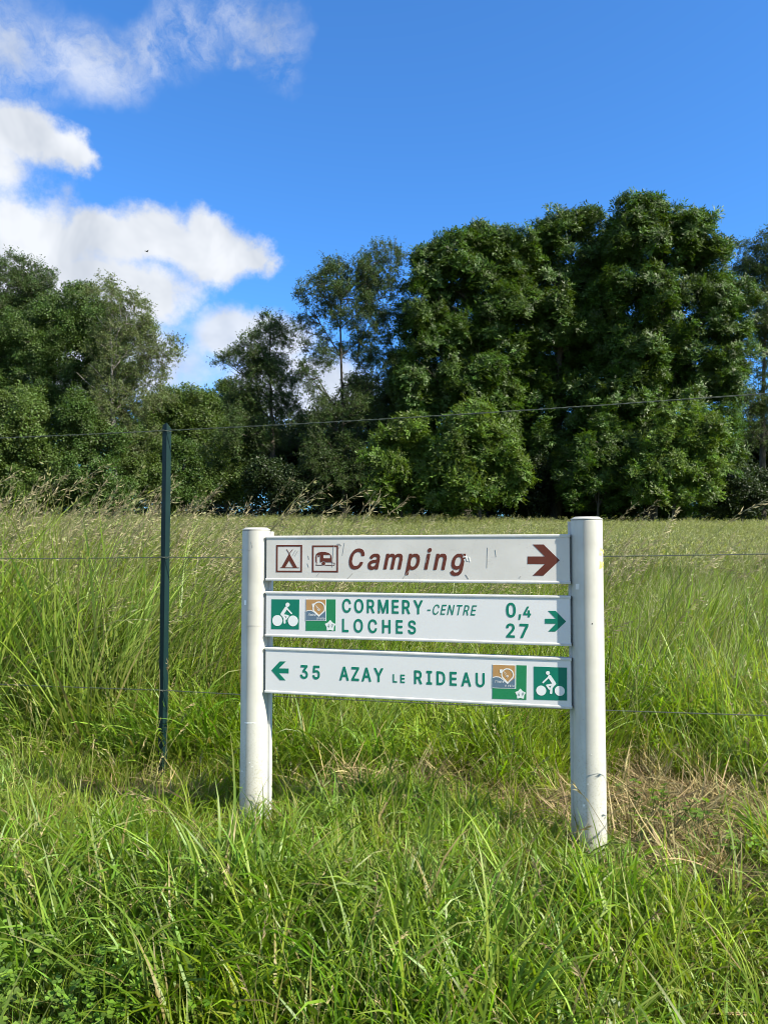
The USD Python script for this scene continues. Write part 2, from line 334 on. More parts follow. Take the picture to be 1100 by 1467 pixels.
gx = axis(-2500, 2500, 0.0, 181); gy = axis(-600, 3000, 2.6, 181)
X, Y = np.meshgrid(gx, gy)
V = np.stack([X, Y, land(X, Y)], -1).reshape(-1, 3)
i, j = np.meshgrid(np.arange(180), np.arange(180)); a = (j * 181 + i).ravel()
g = usdkit.mesh(stage, '/World/ground', (V, np.concatenate([np.stack([a, a + 1, a + 182], 1), np.stack([a, a + 182, a + 181], 1)])), ground_material(), True)
tag(g, kind='structure')

# ------------------------------------------------------------------ grass
rng = np.random.default_rng(11)


def blades(n, R, length, width, lean=(0.1, 0.5), curl=(0.3, 1.4), az=None, azspread=math.pi, c0=(0.06, 0.10, 0.02), c1=(0.10, 0.19, 0.03), cvar=0.15, dry=0.05, segs=6, base=None, rng=rng):
    """n grass blades: tapered, arched ribbons; returns vertices, faces, tint"""
    r = R * np.sqrt(rng.random(n)); th = rng.random(n) * 2 * np.pi
    B = np.stack([r * np.cos(th), r * np.sin(th), np.zeros(n)], 1) if base is None else base
    Ln = np.clip(rng.normal(length[0], length[1], n), length[0] * 0.4, None)
    W = rng.uniform(*width, n) * np.clip(Ln / length[0], 0.6, 1.2)
    phi = (th if az is None else np.full(n, az)) + rng.normal(0, 1, n) * (0.9 if az is None else azspread)
    l0 = rng.uniform(*lean, n); k = rng.uniform(*curl, n)
    s = np.linspace(0, 1, segs + 1)
    ang = l0[:, None] + k[:, None] * s[None] ** 1.7
    ds = Ln[:, None] / segs
    am = 0.5 * (ang[:, 1:] + ang[:, :-1])
    h = np.concatenate([np.zeros((n, 1)), np.cumsum(np.sin(am) * ds, 1)], 1); z = np.concatenate([np.zeros((n, 1)), np.cumsum(np.cos(am) * ds, 1)], 1)
    C = np.stack([B[:, :1] + h * np.cos(phi)[:, None], B[:, 1:2] + h * np.sin(phi)[:, None], B[:, 2:3] + z], -1)
    tw = rng.normal(0, 0.5, n)[:, None] + rng.normal(0, 0.6, n)[:, None] * s[None]
    side = np.stack([-np.sin(phi)[:, None] * np.cos(tw), np.cos(phi)[:, None] * np.cos(tw), np.sin(tw)], -1)
    w = W[:, None] * np.clip(1.15 * (1 - s ** 2.2), 0.03, 1)[None] * (0.65 + 0.35 * np.minimum(1, s * 5))[None] * 0.5
    V = np.stack([C - side * w[..., None], C + side * w[..., None]], 2).reshape(-1, 3)
    q = np.arange(segs) * 2
    f1 = np.stack([q, q + 1, q + 3], 1); f2 = np.stack([q, q + 3, q + 2], 1)
    F1 = np.concatenate([f1, f2]); F_ = (F1[None] + (np.arange(n) * 2 * (segs + 1))[:, None, None]).reshape(-1, 3)
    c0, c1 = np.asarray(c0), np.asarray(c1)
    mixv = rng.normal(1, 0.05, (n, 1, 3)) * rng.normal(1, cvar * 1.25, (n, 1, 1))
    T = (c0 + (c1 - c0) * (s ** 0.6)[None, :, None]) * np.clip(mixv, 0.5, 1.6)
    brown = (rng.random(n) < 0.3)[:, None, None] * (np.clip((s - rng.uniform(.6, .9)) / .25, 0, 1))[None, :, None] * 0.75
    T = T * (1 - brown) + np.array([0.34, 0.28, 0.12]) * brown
    isdry = rng.random(n) < dry
    T[isdry] = np.array([0.36, 0.30, 0.12]) * rng.uniform(0.7, 1.2, (isdry.sum(), 1, 1))
    T = np.repeat(T[:, :, None], 2, 2).reshape(-1, 3)
    return V, F_, np.clip(T, 0.005, 0.8)


def merge(items):
    vs, fs, ts, n = [], [], [], 0
    for v, f, t in items:
        vs.append(v); fs.append(f + n); ts.append(t); n += len(v)
    return np.vstack(vs), np.vstack(fs), np.vstack(ts)


def stalks(n, R, height, az=0.0, spread=0.6, lean=(0.1, 0.35), curl=(0.2, 0.9), head=(0.10, 0.2), cs=(0.20, 0.20, 0.07), ch=(0.42, 0.35, 0.2), spikes=16, sw=0.0022, kw=0.006, loose=0.5, rng=rng):
    """flowering stalks: thin stem with a nodding panicle of small spikelets"""
    items = []
    for _ in range(n):
        r = R * math.sqrt(rng.random()); th = rng.random() * 6.283
        b = np.array([[r * math.cos(th), r * math.sin(th), 0]])
        H = max(0.3, rng.normal(*height)); phi = az + rng.normal(0, spread)
        l0, k = rng.uniform(*lean), rng.uniform(*curl)
        s = np.linspace(0, 1, 8); ang = l0 + k * s ** 2.2
        ds = H / 7; am = 0.5 * (ang[1:] + ang[:-1])
        h = np.r_[0, np.cumsum(np.sin(am) * ds)]; z = np.r_[0, np.cumsum(np.cos(am) * ds)]
        C = np.stack([b[0, 0] + h * math.cos(phi), b[0, 1] + h * math.sin(phi), z], 1)
        v, f = tube(C, np.linspace(sw, sw * 0.45, 8), 3, False)
        cc = np.asarray(cs) * rng.uniform(0.75, 1.25)
        cst = cc + (np.asarray(ch) * 0.8 - cc) * np.repeat(s ** 2, 3)[:, None]
        items.append((v, f, cst))
        hl = rng.uniform(*head); m = spikes
        u = 1 - (np.sort(rng.random(m)) * hl / H)
        P = np.stack([np.interp(u, s, C[:, i]) for i in range(3)], 1)
        tdir = C[-1] - C[-2]; tdir /= np.linalg.norm(tdir)
        D = tdir + loose * rng.normal(0, 1, (m, 3)) + np.array([0.25 * math.cos(phi), 0.25 * math.sin(phi), -0.25])
        D /= np.linalg.norm(D, axis=1, keepdims=True)
        Ls = rng.uniform(0.012, 0.034, m)[:, None] * (hl / 0.15) ** 0.5
        S = np.cross(D, rng.normal(0, 1, (m, 3))); S /= np.linalg.norm(S, axis=1, keepdims=True)
        off = D * Ls * rng.uniform(0, 0.8, (m, 1)) * (1 if loose > 0.3 else 0)
        P = P + off
        vv = np.stack([P, P + D * Ls * 0.45 + S * kw * 0.5, P + D * Ls, P + D * Ls * 0.45 - S * kw * 0.5], 1).reshape(-1, 3)
        q = np.arange(m)[:, None] * 4
        ff = np.concatenate([q + np.array([[0, 1, 2]]), q + np.array([[0, 2, 3]])])
        items.append((vv, ff, np.repeat(np.asarray(ch)[None] * rng.uniform(0.7, 1.25, (m, 1)), 4, 0)))
    return merge(items)


DRY = [(-0.46, 2.2, 0.10, 0.09), (0.95, 2.1, 0.16, 0.16),   # bare, thatched patches of the verge: x, y, rx, ry
    (0.10, 2.98, 0.46, 0.17), (1.05, 2.78, 0.62, 0.56), (0.88, 2.28, 0.28, 0.22), (1.12, 3.35, 0.35, 0.25), (0.78, 2.28, 0.16, 0.16), (0.5, 2.85, 0.25, 0.14), (1.45, 2.65, 0.3, 0.13)]


def dryness(x, y):
    d = np.zeros_like(x)
    w = meshkit.fbm(np.stack([x * 5, y * 5, 0 * x], -1), 3, 3) - 0.5
    for cx, cy, rx, ry in DRY:
        d = np.maximum(d, 1.15 - np.hypot((x - cx) / rx, (y - cy) / ry) + 0.7 * w)
    return np.clip(d * 1.6, 0, 1)


def scatter(x0, x1, y0, y1, spacing, wedge=None, rng=rng):
    """jittered points; wedge = half-width / y kept"""
    nx, ny = int((x1 - x0) / spacing) + 1, int((y1 - y0) / spacing) + 1
    gx, gy = np.meshgrid(np.arange(nx), np.arange(ny))
    x = x0 + (gx.ravel() + rng.uniform(-0.1, 1.1, nx * ny)) * spacing; y = y0 + (gy.ravel() + rng.uniform(-0.1, 1.1, nx * ny)) * spacing
    if wedge is not None:
        k = np.abs(x) < wedge * y + 0.9; x, y = x[k], y[k]
    return x, y


def fence_y(x):
    return 3.25 - 0.25 * (x + 0.92)


def lay(name, label, protos, mat, x, y, scale, yaw, tilt=0.12, rng=rng, idx=None, z=0.0):
    n = len(x)
    R = Rot.from_euler('zyx', np.stack([yaw, rng.normal(0, tilt, n), rng.normal(0, tilt, n)], 1))
    pos = np.stack([x, y, land(x, y) - 0.01 + z], 1)
    pi = instancer('/World/' + name, protos, mat, pos, R, scale, rng.integers(0, len(protos), n) if idx is None else idx)
    tag(pi, label, 'grass', None, 'stuff')
    return pi


# lush verge grass round the sign
vp = []
for k in range(12):
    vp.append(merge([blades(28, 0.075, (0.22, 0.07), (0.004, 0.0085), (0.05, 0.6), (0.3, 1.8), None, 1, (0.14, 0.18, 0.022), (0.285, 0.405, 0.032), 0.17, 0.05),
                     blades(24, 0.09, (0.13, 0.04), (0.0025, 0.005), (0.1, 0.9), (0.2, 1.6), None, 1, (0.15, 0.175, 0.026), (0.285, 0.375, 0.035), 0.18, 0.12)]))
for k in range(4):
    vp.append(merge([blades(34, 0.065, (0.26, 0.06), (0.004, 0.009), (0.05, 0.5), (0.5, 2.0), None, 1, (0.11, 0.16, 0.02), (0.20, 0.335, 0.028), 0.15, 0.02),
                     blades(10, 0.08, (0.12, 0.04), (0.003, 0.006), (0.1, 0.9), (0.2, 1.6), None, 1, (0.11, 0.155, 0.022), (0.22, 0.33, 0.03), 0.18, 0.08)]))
x, y = scatter(-3.6, 3.2, 0.75, 5.0, 0.069, 0.64)
dr = dryness(x, y)
keep = (rng.random(len(x)) > dr * 0.92) & (y < fence_y(x) + 1.5)
x, y, dr = x[keep], y[keep], dr[keep]
big = meshkit.fbm(np.stack([x * 2.3, y * 2.3, 0 * x], -1), 3, 21)
sc = (0.62 + 0.75 * big) * (1 - 0.35 * dr) * rng.uniform(0.8, 1.2, len(x))
df = y - fence_y(x)
sc *= np.interp(y, [1.2, 1.8, 2.15, 2.7], [0.84, 0.86, 0.66, 0.56]) * np.interp(df, [-0.15, 0.1, 0.5, 1.3], [1.0, 1.5, 2.0, 2.9]) * np.where((x / y < -0.2) & (df > 0.12), 1.25, 1.0)
sc *= 1 - 0.55 * np.exp(-(((x + 0.92) / 0.28) ** 2 + ((y - 3.1) / 0.22) ** 2))
sc *= 1 - 0.5 * np.exp(-(((x - 0.62) / 0.22) ** 2 + ((y - 2.12) / 0.16) ** 2))
sc *= 1 - 0.5 * np.exp(-(((x + 0.74) / 0.3) ** 2 + ((y - 1.5) / 0.22) ** 2))
idx = np.where(big + rng.normal(0, 0.1, len(x)) > 0.56, rng.integers(12, 16, len(x)), rng.integers(0, 12, len(x)))
lay('verge_grass', 'lush bright green arching grass round the feet of the sign', vp, M['blade'], x, y, np.stack([np.minimum(sc, 1.25), np.minimum(sc, 1.25), sc], 1), rng.uniform(0, 6.283, len(x)), 0.16, idx=idx)

# dead, flattened straw in the bare patches and low in the sward
dp = []
for k in range(8):
    dp.append(merge([blades(46, 0.10, (0.13, 0.05), (0.0018, 0.004), (1.1, 1.6), (-0.5, 0.8), None, 1, (0.28, 0.22, 0.10), (0.56, 0.46, 0.23), 0.2, 0.1),
                     blades(10, 0.10, (0.08, 0.04), (0.002, 0.004), (0.7, 1.4), (0.0, 0.9), None, 1, (0.16, 0.12, 0.05), (0.36, 0.29, 0.12), 0.2, 0.1)]))
x, y = scatter(-2.6, 2.6, 0.9, 4.2, 0.075, 0.7)
dr = dryness(x, y); keep = rng.random(len(x)) < 0.13 + 0.80 * dr
x, y, dr = x[keep], y[keep], dr[keep]
lay('dry_grass', 'flattened straw coloured dead grass on bare patches by the sign', dp, M['dry'], x, y, rng.uniform(0.7, 1.3, len(x)), rng.uniform(0, 6.283, len(x)), 0.25, z=0.012)

# clover and small broad leaves
def clover(rng):
    it = []
    for _ in range(14):
        r, th = 0.09 * math.sqrt(rng.random()), rng.random() * 6.28
        b = np.array([r * math.cos(th), r * math.sin(th), 0]); H = rng.uniform(0.05, 0.13); tip = b + [rng.normal(0, .02), rng.normal(0, .02), H]
        v, f = tube(np.array([b, (b + tip) / 2 + [0, 0, .01], tip]), 0.0009, 3, False); it.append((v, f, np.tile([0.07, 0.13, 0.03], (len(v), 1))))
        a0 = rng.random() * 6.28; nrm = np.array([rng.normal(0, .3), rng.normal(0, .3), 1])
        for q in range(3):
            a = a0 + q * 2.094; d = np.array([math.cos(a), math.sin(a), 0]); d -= nrm * d.dot(nrm) / nrm.dot(nrm); s = np.cross(nrm, d); s /= np.linalg.norm(s)
            l = rng.uniform(0.011, 0.018)
            pts = [tip, tip + d * l * .5 + s * l * .5, tip + d * l * .95 + s * l * .42, tip + d * l * 1.0, tip + d * l * .95 - s * l * .42, tip + d * l * .5 - s * l * .5]
            pts = np.array(pts); pts[[1, 2, 4, 5], 2] += 0.002
            ff = np.array([[0, 1, 2], [0, 2, 3], [0, 3, 4], [0, 4, 5]])
            c = np.array([0.19, 0.33, 0.04]) * rng.uniform(.5, 1.3)
            it.append((pts, ff, np.tile(c, (6, 1))))
    return merge(it)


cp = [clover(rng) for _ in range(6)]
x, y = scatter(-2.2, 2.2, 0.9, 3.2, 0.062, 0.66)
w = meshkit.fbm(np.stack([x * 2.1, y * 2.1, 0 * x + 7], -1), 3, 41)
cl = np.maximum.reduce([1.2 - np.hypot((x + 0.72) / 0.42, (y - 1.5) / 0.3), 1.1 - np.hypot((x - 0.98) / 0.22, (y - 3.45) / 0.15), (w - 0.66) * 3])
k = rng.random(len(x)) < np.clip(cl, 0, 0.9)
x, y = x[k], y[k]
lay('clover', 'low bright green clover leaves among the verge grass', cp, M['blade'], x, y, rng.uniform(0.6, 1.0, len(x)), rng.uniform(0, 6.283, len(x)), 0.2, z=0.06)

wp = [merge([blades(8, 0.015, (0.13, 0.03), (0.016, 0.028), (0.75, 1.3), (0.1, 0.6), None, 1, (0.11, 0.17, 0.025), (0.17, 0.29, 0.035), 0.15, 0.0)]) for _ in range(5)]
x, y = scatter(-2.0, 2.0, 0.95, 3.6, 0.17, 0.62)
k = (rng.random(len(x)) < 0.4) & (y < 2.5)
x, y = x[k], y[k]
lay('broadleaf_weeds', 'small broad leaved weeds scattered through the verge grass', wp, M['blade'], x, y, rng.uniform(0.6, 1.3, len(x)), rng.uniform(0, 6.283, len(x)), 0.2, z=0.02)
sd = [stalks(3, 0.06, (0.42, 0.07), 0.0, 1.5, (0.05, 0.45), (0.1, 1.0), (0.05, 0.10), (0.27, 0.28, 0.08), (0.42, 0.36, 0.17), 12, 0.0014, 0.004, 0.3) for _ in range(5)]
x, y = scatter(-2.2, 2.0, 1.0, 3.4, 0.2, 0.62)
k = (rng.random(len(x)) < 0.4) & (y < fence_y(x) + 0.1)
x, y = x[k], y[k]
lay('dry_stems', 'thin dry flowering stems standing here and there in the verge', sd, M['dry'], x, y, rng.uniform(0.6, 1.05, len(x)), rng.uniform(0, 6.283, len(x)), 0.12)

# tall meadow grass beyond the fence; stems lean to the right with the wind
tp = []
for k in range(10):
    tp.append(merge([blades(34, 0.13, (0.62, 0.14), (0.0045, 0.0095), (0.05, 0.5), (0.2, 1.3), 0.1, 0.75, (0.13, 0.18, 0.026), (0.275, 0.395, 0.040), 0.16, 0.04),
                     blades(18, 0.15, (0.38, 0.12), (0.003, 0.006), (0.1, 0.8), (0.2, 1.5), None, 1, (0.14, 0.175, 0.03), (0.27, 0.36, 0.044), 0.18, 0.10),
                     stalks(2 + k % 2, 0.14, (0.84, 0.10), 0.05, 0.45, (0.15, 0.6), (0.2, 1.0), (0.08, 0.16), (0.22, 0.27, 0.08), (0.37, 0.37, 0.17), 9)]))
x, y = scatter(-6.5, 6.0, 2.4, 10.0, 0.135, 0.66)
k = (y > fence_y(x) + 0.28 + 0.12 * np.sin(x * 7)) & (rng.random(len(x)) > dryness(x, y) * 0.95) & (rng.random(len(x)) < np.where(y > 5, 0.8, 1.0)) & (np.hypot((x + 0.95) / 0.34, (y - 3.5) / 0.25) > 1)
x, y = x[k], y[k]
hs = meshkit.fbm(np.stack([x * 0.9, y * 0.9, 0 * x], -1), 3, 33)
sc = (0.72 + 0.5 * hs) * rng.uniform(0.85, 1.15, len(x)) * np.interp(x / y, [-0.5, -0.3, -0.16, 0.25, 0.5], [1.42, 1.38, 0.84, 0.76, 0.84]) * np.interp(y, [2.6, 3.2, 4.4, 7, 9], [0.5, 0.62, 1.0, 1.0, 0.85]) ** np.interp(x / y, [-0.3, -0.15], [0.35, 1.0])
lay('meadow_grass', 'tall leaning green meadow grass just beyond the wire fence', tp, M['blade'], x, y, sc, rng.normal(0, 0.55, len(x)), 0.2)

# the field further out: ripe seed heads over green
def far_stalks(n, R, height, head=0.16, cs=(0.18, 0.22, 0.065), ch=(0.36, 0.37, 0.17), rng=rng):
    """flat thin stems with a few spikelet flakes, for the distance"""
    st = blades(n, R, height, (0.004, 0.006), (0.08, 0.4), (0.2, 0.9), 0.05, 0.5, cs, np.asarray(ch) * .8, 0.12, 0.0, segs=3)
    tips = st[0].reshape(n, 4, 2, 3).mean(2); m = 6
    u = 1 - rng.random((n, m, 1)) * 0.5
    P = (tips[:, 2:3] + (tips[:, 3:4] - tips[:, 2:3]) * u).reshape(-1, 3); N_ = len(P)
    D = np.repeat((tips[:, 3] - tips[:, 2]) / np.linalg.norm(tips[:, 3] - tips[:, 2], axis=1, keepdims=True), m, 0) + rng.normal(0, .45, (N_, 3)); D /= np.linalg.norm(D, axis=1, keepdims=True)
    S = np.cross(D, rng.normal(0, 1, (N_, 3))); S /= np.linalg.norm(S, axis=1, keepdims=True)
    Ls = rng.uniform(.035, .07, (N_, 1))
    V = np.stack([P, P + D * Ls + S * .007, P + D * Ls - S * .007], 1).reshape(-1, 3)
    return merge([st, (V, np.arange(N_ * 3).reshape(-1, 3), np.repeat(np.asarray(ch)[None] * rng.uniform(.7, 1.25, (N_, 1)), 3, 0))])


fp = []
for k in range(8):
    fp.append(merge([blades(64, 0.45, (0.54, 0.12), (0.008, 0.015), (0.05, 0.5), (0.2, 1.2), 0.1, 0.9, (0.10, 0.14, 0.030), (0.19, 0.275, 0.056), 0.2, 0.08, segs=3), far_stalks(18, 0.45, (0.70, 0.08))]))
x, y = scatter(-17, 17, 9.2, 26, 0.36, 0.62)
n1 = len(x)
x2, y2 = scatter(-36, 36, 25.5, 49, 0.66, 0.62)
x, y = np.r_[x, x2], np.r_[y, y2]
sc = rng.uniform(0.8, 1.1, len(x)) * np.where(np.arange(len(x)) < n1, 0.92, 1.0)
S3 = np.stack([sc * np.where(np.arange(len(x)) < n1, 1, 1.5), sc * np.where(np.arange(len(x)) < n1, 1, 1.5), sc], 1)
lay('field_grass', 'ripening olive and straw coloured grass filling the far field', fp, M['blade'], x, y, S3, rng.normal(0, 0.6, len(x)), 0.06)

# scattered tallest flowering grasses that stand up against the trees
sp = [stalks(5, 0.16, (1.22, 0.14), 0.0, 0.55, (0.05, 0.3), (0.4, 1.5), (0.16, 0.28), (0.19, 0.20, 0.08), (0.42, 0.37, 0.21), 40, 0.0022, 0.0042, 0.5) for _ in range(6)]
x, y = scatter(-5.0, 4.5, 3.4, 8.0, 0.22, 0.6)
dens = np.interp(x / y, [-0.5, -0.3, -0.18, -0.02, 0.12, 0.26, 0.34, 0.5], [0.6, 0.65, 0.55, 0.30, 0.16, 0.44, 0.09, 0.12]) * np.interp(y, [3.4, 5, 8], [1.0, 0.8, 0.35])
k = (rng.random(len(x)) < dens) & (y > fence_y(x) + 0.4)
x, y = x[k], y[k]
lay('seed_stalks', 'tallest pale flowering grass stalks standing up against the dark trees', sp, M['dry'], x, y, rng.uniform(0.78, 1.12, len(x)) * np.interp(x / y, [-0.3, -0.12, 0.3], [1.06, 0.92, 0.92]), rng.normal(0, 0.5, len(x)), 0.1)

# ------------------------------------------------------------------ trees
trng = np.random.default_rng(5)


def leaf_quads(P, D, S, L_, W_, col, fold=0.15):
    """pointed leaves: two triangles a side of the midrib folded a little"""
    n = len(P); up = np.cross(D, S)
    L_, W_ = np.broadcast_to(L_, n)[:, None], np.broadcast_to(W_, n)[:, None]
    a = P; b = P + D * L_ * .45 + S * W_ * .5 + up * W_ * fold; c = P + D * L_ - up * L_ * 0.08; d = P + D * L_ * .45 - S * W_ * .5 + up * W_ * fold
    V = np.stack([a, b, c, d], 1).reshape(-1, 3); q = np.arange(n)[:, None] * 4
    F_ = np.concatenate([q + np.array([[0, 1, 2]]), q + np.array([[0, 2, 3]])])
    return V, F_, np.repeat(col, 4, 0)


def unit(v):
    return v / (np.linalg.norm(v, axis=-1, keepdims=True) + 1e-12)


def sprig_ash(rng, col):
    it = []
    for k in range(8):   # compound leaves radiating from a shoot, drooping
        a = k * 2.4 + rng.normal(0, .3); el = rng.uniform(-0.1, 1.15)
        d0 = np.array([math.cos(a) * math.cos(el), math.sin(a) * math.cos(el), math.sin(el)])
        Lc = rng.uniform(0.28, 0.42); t = np.linspace(0.3, 1, 4)
        base = np.array([0, 0, 0.05 * k - 0.15])
        R = base + d0 * Lc * t[:, None] + np.array([0, 0, -0.10]) * (t ** 2)[:, None] * Lc
        dirs = unit(np.gradient(R, axis=0)); sd = unit(np.cross(dirs, [0, 0, 1.0]))
        P = np.concatenate([R[:3], R[:3], R[3:]]); D = unit(np.concatenate([dirs[:3] * .7 + sd[:3], dirs[:3] * .7 - sd[:3], dirs[3:]]) + rng.normal(0, .28, (7, 3)) + [0, 0, -.02])
        S = unit(np.cross(D, np.array([0, 0, 1.0]) + rng.normal(0, .25, (7, 3))))
        c = np.asarray(col) * rng.uniform(.6, 1.6) * np.ones((7, 3))
        it.append(leaf_quads(P, D, S, rng.uniform(.13, .19, 7), rng.uniform(.052, .074, 7), c))
    return merge(it)


def sprig_round(rng, col, n=36, R=0.34, leaf=(0.085, 0.13), asp=0.72):
    P = unit(rng.normal(0, 1, (n, 3))) * (R * rng.random((n, 1)) ** 0.5) * np.array([1, 1, .7])
    D = unit(P + rng.normal(0, .25, (n, 3)) * R + [0, 0, -.03]); S = unit(np.cross(D, np.array([0, 0, 1.0]) + rng.normal(0, .4, (n, 3))))
    L_ = rng.uniform(*leaf, n)
    return leaf_quads(P, D, S, L_, L_ * asp, np.asarray(col) * rng.uniform(.7, 1.35, (n, 1)))


def sprig_airy(rng, col, n=35, leaf=(0.06, 0.092), asp=0.6, stem=(0.10, 0.10, 0.06)):
    it = []
    for k in range(5):
        d = unit(np.array([rng.normal(0, .55), rng.normal(0, .55), rng.uniform(0.1, 1.0)])); Lt = rng.uniform(.4, .75)
        t = np.linspace(0, 1, 4); C = d * (t * Lt)[:, None] + np.array([0, 0, -.12]) * (t ** 2)[:, None] - d * .15
        sd = unit(np.cross(d, rng.normal(0, 1, 3))); wv = np.linspace(.005, .0015, 4)[:, None]; v = np.stack([C - sd * wv, C + sd * wv], 1).reshape(-1, 3); q = np.arange(3)[:, None] * 2
        it.append((v, np.concatenate([q + np.array([[0, 1, 3]]), q + np.array([[0, 3, 2]])]), np.tile(stem, (len(v), 1))))
        m = n // 5; u = rng.uniform(.25, 1, m)
        P = np.stack([np.interp(u, t, C[:, i]) for i in range(3)], 1)
        D = unit(rng.normal(0, 1, (m, 3)) + d * .6 + [0, 0, -.35]); S = unit(np.cross(D, rng.normal(0, 1, (m, 3))))
        L_ = rng.uniform(*leaf, m)
        it.append(leaf_quads(P + D * .02, D, S, L_, L_ * asp, np.asarray(col) * rng.uniform(.75, 1.3, (m, 1))))
    return merge(it)


KINDS = {
    'ash': [sprig_ash(trng, (0.066, 0.126, 0.018)) for _ in range(5)],
    'ash_light': [sprig_ash(trng, (0.110, 0.185, 0.026)) for _ in range(5)],
    'round': [sprig_round(trng, (0.078, 0.140, 0.028)) for _ in range(5)],
    'olive': [sprig_round(trng, (0.10, 0.160, 0.032)) for _ in range(5)],
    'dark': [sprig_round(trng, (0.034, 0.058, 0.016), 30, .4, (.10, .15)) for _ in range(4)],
    'airy': [sprig_airy(trng, (0.070, 0.124, 0.030)) for _ in range(5)],
    'pale': [sprig_airy(trng, (0.135, 0.185, 0.058), 44, stem=(.22, .21, .15)) for _ in range(5)],
}


def limb(p0, p1, r0, r1, rng, n=7, wob=0.06, sag=0.1):
    t = np.linspace(0, 1, n)[:, None]; Ld = np.linalg.norm(p1 - p0)
    P = p0 + (p1 - p0) * t + np.cumsum(rng.normal(0, wob * Ld / n, (n, 3)), 0) * t * 1.5 + np.array([0, 0, 1.0]) * sag * Ld * (t * (1 - t)) * (1 if p1[2] > p0[2] else 0.4)
    return P, tube(P, r0 + (r1 - r0) * t[:, 0] ** 0.8, 6, False)


def tree(name, label, cat, Y, base_px, lobes, kind, bark_mat='bark_dark', dens=1.0, clump=0.62, trunk_r=0.22, group=None, fill=0.12, per=12, depth=0.85, sway=None, twigs=5, sprig=1.0, trunk_top=None, seed=0):
    """lobes: (px, py, rx, ry[, depth offset]) of the crown's bulges at distance Y"""
    rng = np.random.default_rng(seed * 77 + int(base_px) + 1000)
    b = at(base_px, 735, Y); base = np.array([b[0], Y, float(land(b[0], Y)) - 0.05])
    root = thing(name, label, cat, base, 0, group or ('trees along the far side of the field' if cat == 'tree' else 'shrubs at the foot of the trees'))
    mpp = Y / F
    pos, nrm, cents = [], [], []
    for lb in lobes:
        px, py, rx, ry = lb[:4]; py += 11 if name == 'ash_tree' and py < 345 else (13 if name == 'leafy_tree' and py < 485 else 0); dy = (lb[4] if len(lb) > 4 else rng.uniform(-.35, .35) * rx * mpp)
        c = at(px, py, Y) - base + np.array([0, dy, 0]); r = np.array([rx * mpp, max(rx, ry) * mpp * depth, ry * mpp])
        cents.append((c, r))
        area = 4 * math.pi * ((r[0] * r[1]) ** 1.6 / 3 + (r[0] * r[2]) ** 1.6 / 3 + (r[1] * r[2]) ** 1.6 / 3) ** (1 / 1.6)
        nc = max(5, int(dens * area / (math.pi * clump ** 2) * 1.25))
        d = unit(rng.normal(0, 1, (nc, 3))); rad = rng.uniform(.62, 1.02, (nc, 1)); k = rng.random(nc) < fill; rad[k] = rng.uniform(.15, .6, (k.sum(), 1))
        C = c + d * r * rad
        C = C[C[:, 2] > 0.25]
        for cc in C:
            dd = unit((cc - c) / r)
            cr = clump * rng.uniform(.55, 1.25)
            m = max(3, int(per * rng.uniform(.6, 1.3) * (cr / clump) ** 2))
            q = unit(rng.normal(0, 1, (m, 3)) + dd * .55 + [0, 0, .35])
            pos.append(cc + q * cr * rng.uniform(.3, 1.0, (m, 1)) * np.array([1, 1, .95])); nrm.append(q)
    pos, nrm = np.vstack(pos), np.vstack(nrm)
    k = pos[:, 2] > 0.1; pos, nrm = pos[k], nrm[k]
    # trunk and limbs
    H = max(c[2] + r[2] * .1 for c, r in cents); top = np.array([np.mean([c[0] for c, r in cents]), 0, H]) if trunk_top is None else np.append(at(*trunk_top, Y)[:2], at(*trunk_top, Y)[2]) - base
    tp_, tm = limb(np.zeros(3) - [0, 0, .2], top, trunk_r, trunk_r * .18, rng, 10, .03, 0.0)
    tm = tube(tp_, np.interp(np.linspace(0, 1, 10), [0, .06, 1], [trunk_r * 1.35, trunk_r, trunk_r * .1]), 9, False)
    parts_ = [tm]
    for c, r in cents:
        zt = np.clip(c[2] - .9 * np.hypot(*(c[:2])) - .6 * r[2], .25 * H * .6, H * .9); i = int(np.clip(np.searchsorted(tp_[:, 2], zt), 1, 8))
        rr = trunk_r * (.5 - .035 * i)
        lp, lm = limb(tp_[i], c + r * [0, 0, .35], max(rr, .04), .018, rng); parts_.append(lm)
        for _ in range(twigs):
            s_ = lp[rng.integers(2, 6)]; e = c + unit(rng.normal(0, 1, 3) + [0, 0, .2]) * r * .95
            if e[2] > .3: parts_.append(limb(s_, e, .035, .009, rng, 5, .12)[1])
    part('trunk', join(parts_), M[bark_mat], root, 50)
    n = len(pos)
    yaw = rng.uniform(0, 6.283, n)
    out = np.stack([-nrm[:, 1], nrm[:, 0], 0 * yaw], 1) * rng.uniform(.5, 1.5, (n, 1)) + rng.normal(0, .3, (n, 3))
    R = Rot.from_rotvec(out) * Rot.from_euler('z', yaw)
    pr = KINDS[kind]
    crown = instancer(str(root.GetPath()) + '/crown', pr, M['leaf'], pos, R, rng.uniform(.75, 1.25, n) * sprig, rng.integers(0, len(pr), n))
    return root


